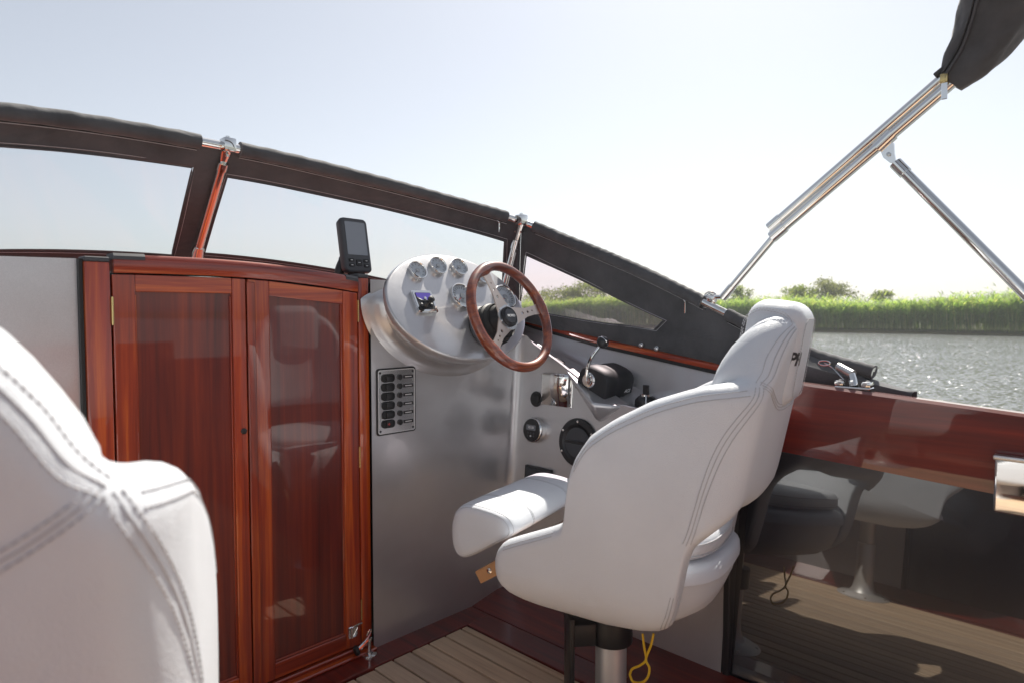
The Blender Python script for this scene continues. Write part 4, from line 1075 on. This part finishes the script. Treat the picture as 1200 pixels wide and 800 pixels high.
# zip pulls
def zip_pull(label, px, py, s0, s1):
    s, v = invert(px, py, s0, s1); q = surf(s, v); vw = (q-CAM).normalized(); q = q-vw*.016
    t = thing('zip_pull', label, 'zip pull', q, 0, 'zip pulls on the canvas')
    obj('ring', G().tube([(.008*math.cos(a), .008*math.sin(a)*.5, .007*math.sin(a)) for a in np.linspace(0,2*math.pi,14)], .0018, 6), 'chrome', t)
    obj('tab', G().box((-.0028,-.002,-.040),(.0028,.002,-.006), .001, 1), 'chrome', t)
zip_pull('metal zip pull hanging beside the windscreen corner post', 585,259,60,82)
zip_pull('metal zip pull hanging below the bimini hinge', 803,352,100,150)
# mahogany trim under the side canvas
g = G(); rings = []
for Y in np.linspace(1.80, .62, 22):
    z3 = interp(Y, L3); X = 1.869 if Y > .9 else 1.869-.30*(.9-Y)
    rings.append([(X+a, Y, z3+b) for a, b in ((-.010,-.006),(-.012,.002),(-.010,.010),(-.002,.014),(.012,.014),(.014,-.006))])
g.loft(rings); tr = struct('side_trim', g, 'mah_y', 'thin mahogany trim strip under the starboard side window', smooth=40)
g = G(); rings = []
for Y in np.linspace(1.80, .62, 22):
    z3 = interp(Y, L3); X = 1.869 if Y > .9 else 1.869-.30*(.9-Y)
    rings.append([(X+a, Y, z3+b) for a, b in ((-.008,-.018),(-.008,-.0065),(.012,-.0065),(.012,-.018))])
obj('seal', g.loft(rings), 'blackrubber', tr)
# canvas snaps on the trim
for px, py, lb_ in ((751,404,'small chrome snap fastener on the mahogany trim, closer to the throttle lever'),(769,408,'small chrome snap fastener on the mahogany trim, closer to the helm chair')):
    q = on(0,1.853,px,py); t_ = thing('snap_fastener', lb_, 'fastener', mtx=frame(q,(-1,0,.3)), group='snap fasteners on the side trim')
    obj('stud', G().lathe([(.006,-.004),(.006,.003),(.004,.005),(0,.0055)], 14), 'chrome', t_); obj('washer', G().lathe([(.0085,-.004),(.0085,.0005),(.006,.001)], 14), 'brushed', t_)
# loose canvas flap continuing aft along the coaming
fl = thing('canvas_flap', 'black canvas flap lying along the top of the coaming', 'canvas', (1.76,.55,.80))
g = G(); rows = []
for k, Y in enumerate(np.linspace(.66,.40,14)):
    u = k/13; zc = .823+.067*(Y-.632); hgt = .062*(1-u)**1.3+.004; rows.append([(1.745-1.76, Y-.55, zc-.012-.80), (1.752-1.76, Y-.55, zc+hgt*.6-.80), (1.775-1.76, Y-.55, zc+hgt-.80), (1.80-1.76, Y-.55, zc+hgt*.5-.80), (1.81-1.76,Y-.55,zc-.06-.80)])
g.grid(rows); obj('flap', g, 'canvas', fl, solid=.003)
# rail foot hinge on the coaming
rf = thing('rail_foot', 'chrome hinged rail foot bolted on top of the mahogany coaming', 'bracket', (1.705,.512,.8145))
obj('base_plate', G().box((-.018,-.040,0),(.020,.040,.006), .002, 1), 'chrome', rf)
for s in (-1,1):
    lug = obj('lug', G().box((-.016,s*.030-.011,.006),(.016,s*.030+.011,.020), .005, 2), 'chrome', rf); obj('screw', G().lathe([(.005,.020),(.004,.0215),(0,.022)], 10, T((0,s*.030,0))), 'brushed', lug)
e = RAIL[-1]-Vector((1.705,.512,.8145))
obj('hinge_arm', G().tube([(0,.0,.006),(.004,.004,.022),(.012,.010,.034)], [.010,.0095,.009], 10), 'chrome', rf)
obj('rail_end', G().tube([(.010,.006,.034),(.020,.024,.041),(.032,.046,.049)], [.011,.0105,.0105], 12), 'brushed', rf)
# cord from the sleeve to the foot
cd = thing('lashing', 'thin wire lashing between canvas sleeve and rail foot', 'lashing', (1.72,.56,.83))
o_ = Vector((1.72,.56,.83)); P_ = [on(0,1.735,966,425)-o_, on(0,1.735,972,428)-o_, on(0,1.728,980,435)-o_, on(0,1.712,991,447)-o_]
obj('wire', G().tube(catmull(P_,4), .0016, 6), 'chrome', cd)
obj('wire_loop', G().tube([P_[0]+Vector((0,.014*math.cos(a),.006*math.sin(a))) for a in np.linspace(0,2*math.pi,14)], .0018, 6), 'chrome', cd)
# sleeve end cap near the foot
# ================================================================== bimini frame
XB = 1.82
def bp(px, py, X=XB): return on(0, X, px, py)
bf = thing('bimini_support', 'polished stainless bimini frame with twin tubes and folding brace', 'frame', bp(845,352))
BO = bp(845,352)
f0, f1, f2 = bp(848,348)-BO, bp(912,272)-BO, bp(1122,92)-BO
obj('lower_tube', G().tube([f0, f1], .0105, 16), 'chrome', bf)
obj('lower_end_cap', G().tube([f0-(f1-f0).normalized()*.004, f0+(f1-f0)*.17], .0128, 16), 'chrome', bf)
obj('upper_tube', G().tube([f1-(f2-f1).normalized()*.02, f2], .0135, 16), 'chrome', bf)
g0, g2 = bp(903,268)-BO+Vector((.0,0,.004)), bp(1110,88)-BO+Vector((0,0,.002))
sec = obj('second_tube', G().tube([g0, g2], .0125, 16), 'chrome', bf)
obj('tube_end', G().tube([g0-(g2-g0).normalized()*.004, g0+(g2-g0)*.07], .0150, 16), 'chrome', sec)
obj('slide_clamp', G().tube([f1-(f2-f1).normalized()*.022, f1+(f2-f1).normalized()*.022], .0165, 16), 'chrome', bf)
g = G().prism([(-.010,-.012),(.014,-.012),(.018,.004),(.012,.014),(-.006,.014)], -.004, .004, frame(f1.lerp(g0,.5)-Vector((.0,-.004,.0)),(-1,0,0))); obj('clamp_lug', g, 'chrome', bf)
br0 = bp(1040,180)-BO; br1_ = bp(1050,192)-BO; br2 = bp(1215,358)-BO
obj('brace_clamp', G().tube([bp(1028,174)-BO+Vector((0,.0,.0)), bp(1046,157)-BO], .0168, 16), 'chrome', bf)
g = G().prism([(-.020,.020),(.014,.022),(.016,-.004),(.020,-.026),(.006,-.024),(-.008,-.010)], -.004, .004, frame(br0,(-1,0,0))); lug = obj('brace_lug', g, 'chrome', bf)
obj('lug_pin', G().lathe([(.005,-.008),(.005,.008),(0,.009)], 12, frame(br0-Vector((0,.004,.004)),(-1,0,0))), 'brushed', lug)
obj('brace_tube', G().tube([br1_, br2, bp(1420,565)-BO], .0125, 16), 'chrome', bf)
obj('brace_end', G().tube([br1_-(br2-br1_).normalized()*.002, br1_+(br2-br1_).normalized()*.034], .0150, 16), 'chrome', bf)
obj('port_tube', G().tube([Vector((mirror_x(p_.x),p_.y,p_.z))-BO for p_ in (f0+BO, f2+BO)], .0135, 12), 'chrome', bf)
# ball of wire and clamp at the frame foot
fw_ = thing('frame_hinge', 'chrome hinge with coiled wire at the foot of the bimini frame', 'hinge', bp(832,350)); FO = bp(832,350)
g = G()
for k in range(9):
    a0 = k*.7; g.tube([(.010*math.cos(a+a0)*math.cos(a0*1.3), .018*math.sin(a), .018*math.cos(a)*math.cos(a0)+.006*math.sin(a0*2)) for a in np.linspace(0,2*math.pi,14)], .0016, 5)
obj('wire_coil', g, 'chrome', fw_)
obj('hinge_block', G().box((-.010,-.020,-.012),(.010,.016,.010), .004, 2), 'chrome', fw_)
obj('hinge_link', G().tube([(0,0,.004), f0+BO-FO], .007, 10), 'chrome', fw_)
g = G().tube(catmull([(0,.012,-.008),(-.004,.016,-.022),(-.005,.013,-.034)],4), .0018, 6); obj('wire_tail', g, 'chrome', fw_)
# folded bimini canvas
bc = thing('bimini_canvas', 'folded black bimini canvas bundle with zip at the top of its frame', 'bimini', bp(1115,95)); CO = bp(1115,95)
path = [bp(1113,98,1.82),bp(1132,76,1.82),bp(1153,46,1.815),bp(1172,5,1.80),bp(1186,-50,1.77),bp(1190,-130,1.70),bp(1150,-260,1.52)]
pe = path[-1]; path += [Vector((1.15,pe.y,pe.z+.10)),Vector((.73,pe.y,pe.z+.12)),Vector((.31,pe.y,pe.z+.10)),Vector((mirror_x(1.52),pe.y,pe.z)),Vector((mirror_x(1.80),.24,1.66)),Vector((mirror_x(1.82),.33,1.54))]
half = [(.020,.030),(.034,.050),(.047,.066),(.058,.078),(.066,.084),(.07,.086),(.07,.086)]+[(.07,.086)]*4+[(.055,.07),(.02,.03)]
P_ = catmull([p-CO for p in path],6); rings = []
for i, p in enumerate(P_):
    u = i/6; hw = interp(u, [(k, h_[0]) for k, h_ in enumerate(half)]); hd = interp(u, [(k, h_[1]) for k, h_ in enumerate(half)])
    t_ = (P_[min(i+1,len(P_)-1)]-P_[max(i-1,0)]).normalized(); x_ = Vector((1,0,0)); x_ = (x_-t_*x_.dot(t_)).normalized(); y_ = t_.cross(x_)
    ring = []
    for j in range(28):
        a = 2*math.pi*j/28; k_ = 1+.05*math.sin(3*a+u*1.7)+.04*math.sin(5*a-u*2.6)+.02*math.sin(9*a+u*4)
        c, s = math.cos(a), math.sin(a); ring.append(p+x_*hw*math.copysign(abs(c)**.75,c)*k_+y_*hd*math.copysign(abs(s)**.75,s)*k_)
    rings.append(ring)
obj('bundle', G().loft(rings), 'canvas', bc, smooth=70)
jz = min((j for j in range(28) if (rings[8][j]-P_[8]).dot(CAM-CO-P_[8]) > 0), key=lambda j: abs(project(rings[8][j]+CO)[0]-(project(P_[8]+CO)[0]-9)))
def zip_pt(i): q = rings[i][jz]; return q+(q-P_[i]).normalized()*.002
zl = [zip_pt(i) for i in range(len(rings))]
zp = obj('zip', G().tube(zl, .0045, 6), 'greyplastic', bc)
obj('zip_tape', G().tube([q+(q-p)*.0+Vector((0,.006,.004)) for q, p in zip(zl,P_)], .003, 6), 'blackrubber', zp)
q = zl[0]
obj('zip_slider', G().box((-.007,-.010,-.012),(.007,.006,.010), .003, 2, T(q)), 'brass', zp)
obj('zip_tab', G().box((-.002,-.008,-.050),(.002,.004,-.012), .001, 1, T(q+Vector((-.006,-.002,0)))), 'chrome', zp)
obj('flap_end', G().box((-.02,-.006,-.022),(.02,.004,.022), .003, 2, T(bp(1107,82)-CO) @ Matrix.Rotation(R(55),4,'X')), 'canvas', bc)
# chrome cover on the coaming at the aft end
pl = thing('coaming_plate', 'mirror polished rectangular plate set on the mahogany coaming', 'plate', (1.671,.0,.64))
obj('plate', G().box((-.016,-.16,-.054),(.004,.226,.062), .006, 3), 'chrome', pl)
obj('plate_lip', G().box((-.020,-.162,.056),(.004,.228,.0665), .003, 2), 'brushed', pl)

# ================================================================== summer haze over the river
hz = mat('haze_air'); t = hz.node_tree; t.nodes.clear()
pv = t.nodes.new('ShaderNodeVolumePrincipled'); pv.inputs['Color'].default_value = (.93,.95,1,1); pv.inputs['Density'].default_value = .0016; pv.inputs['Anisotropy'].default_value = .2
ou = t.nodes.new('ShaderNodeOutputMaterial'); t.links.new(pv.outputs[0], ou.inputs['Volume'])
hb = obj('haze', G().box((-60,-60,WZ-1.5),(330,330,9.0)), hz, smooth=0); hb['kind'] = 'stuff'
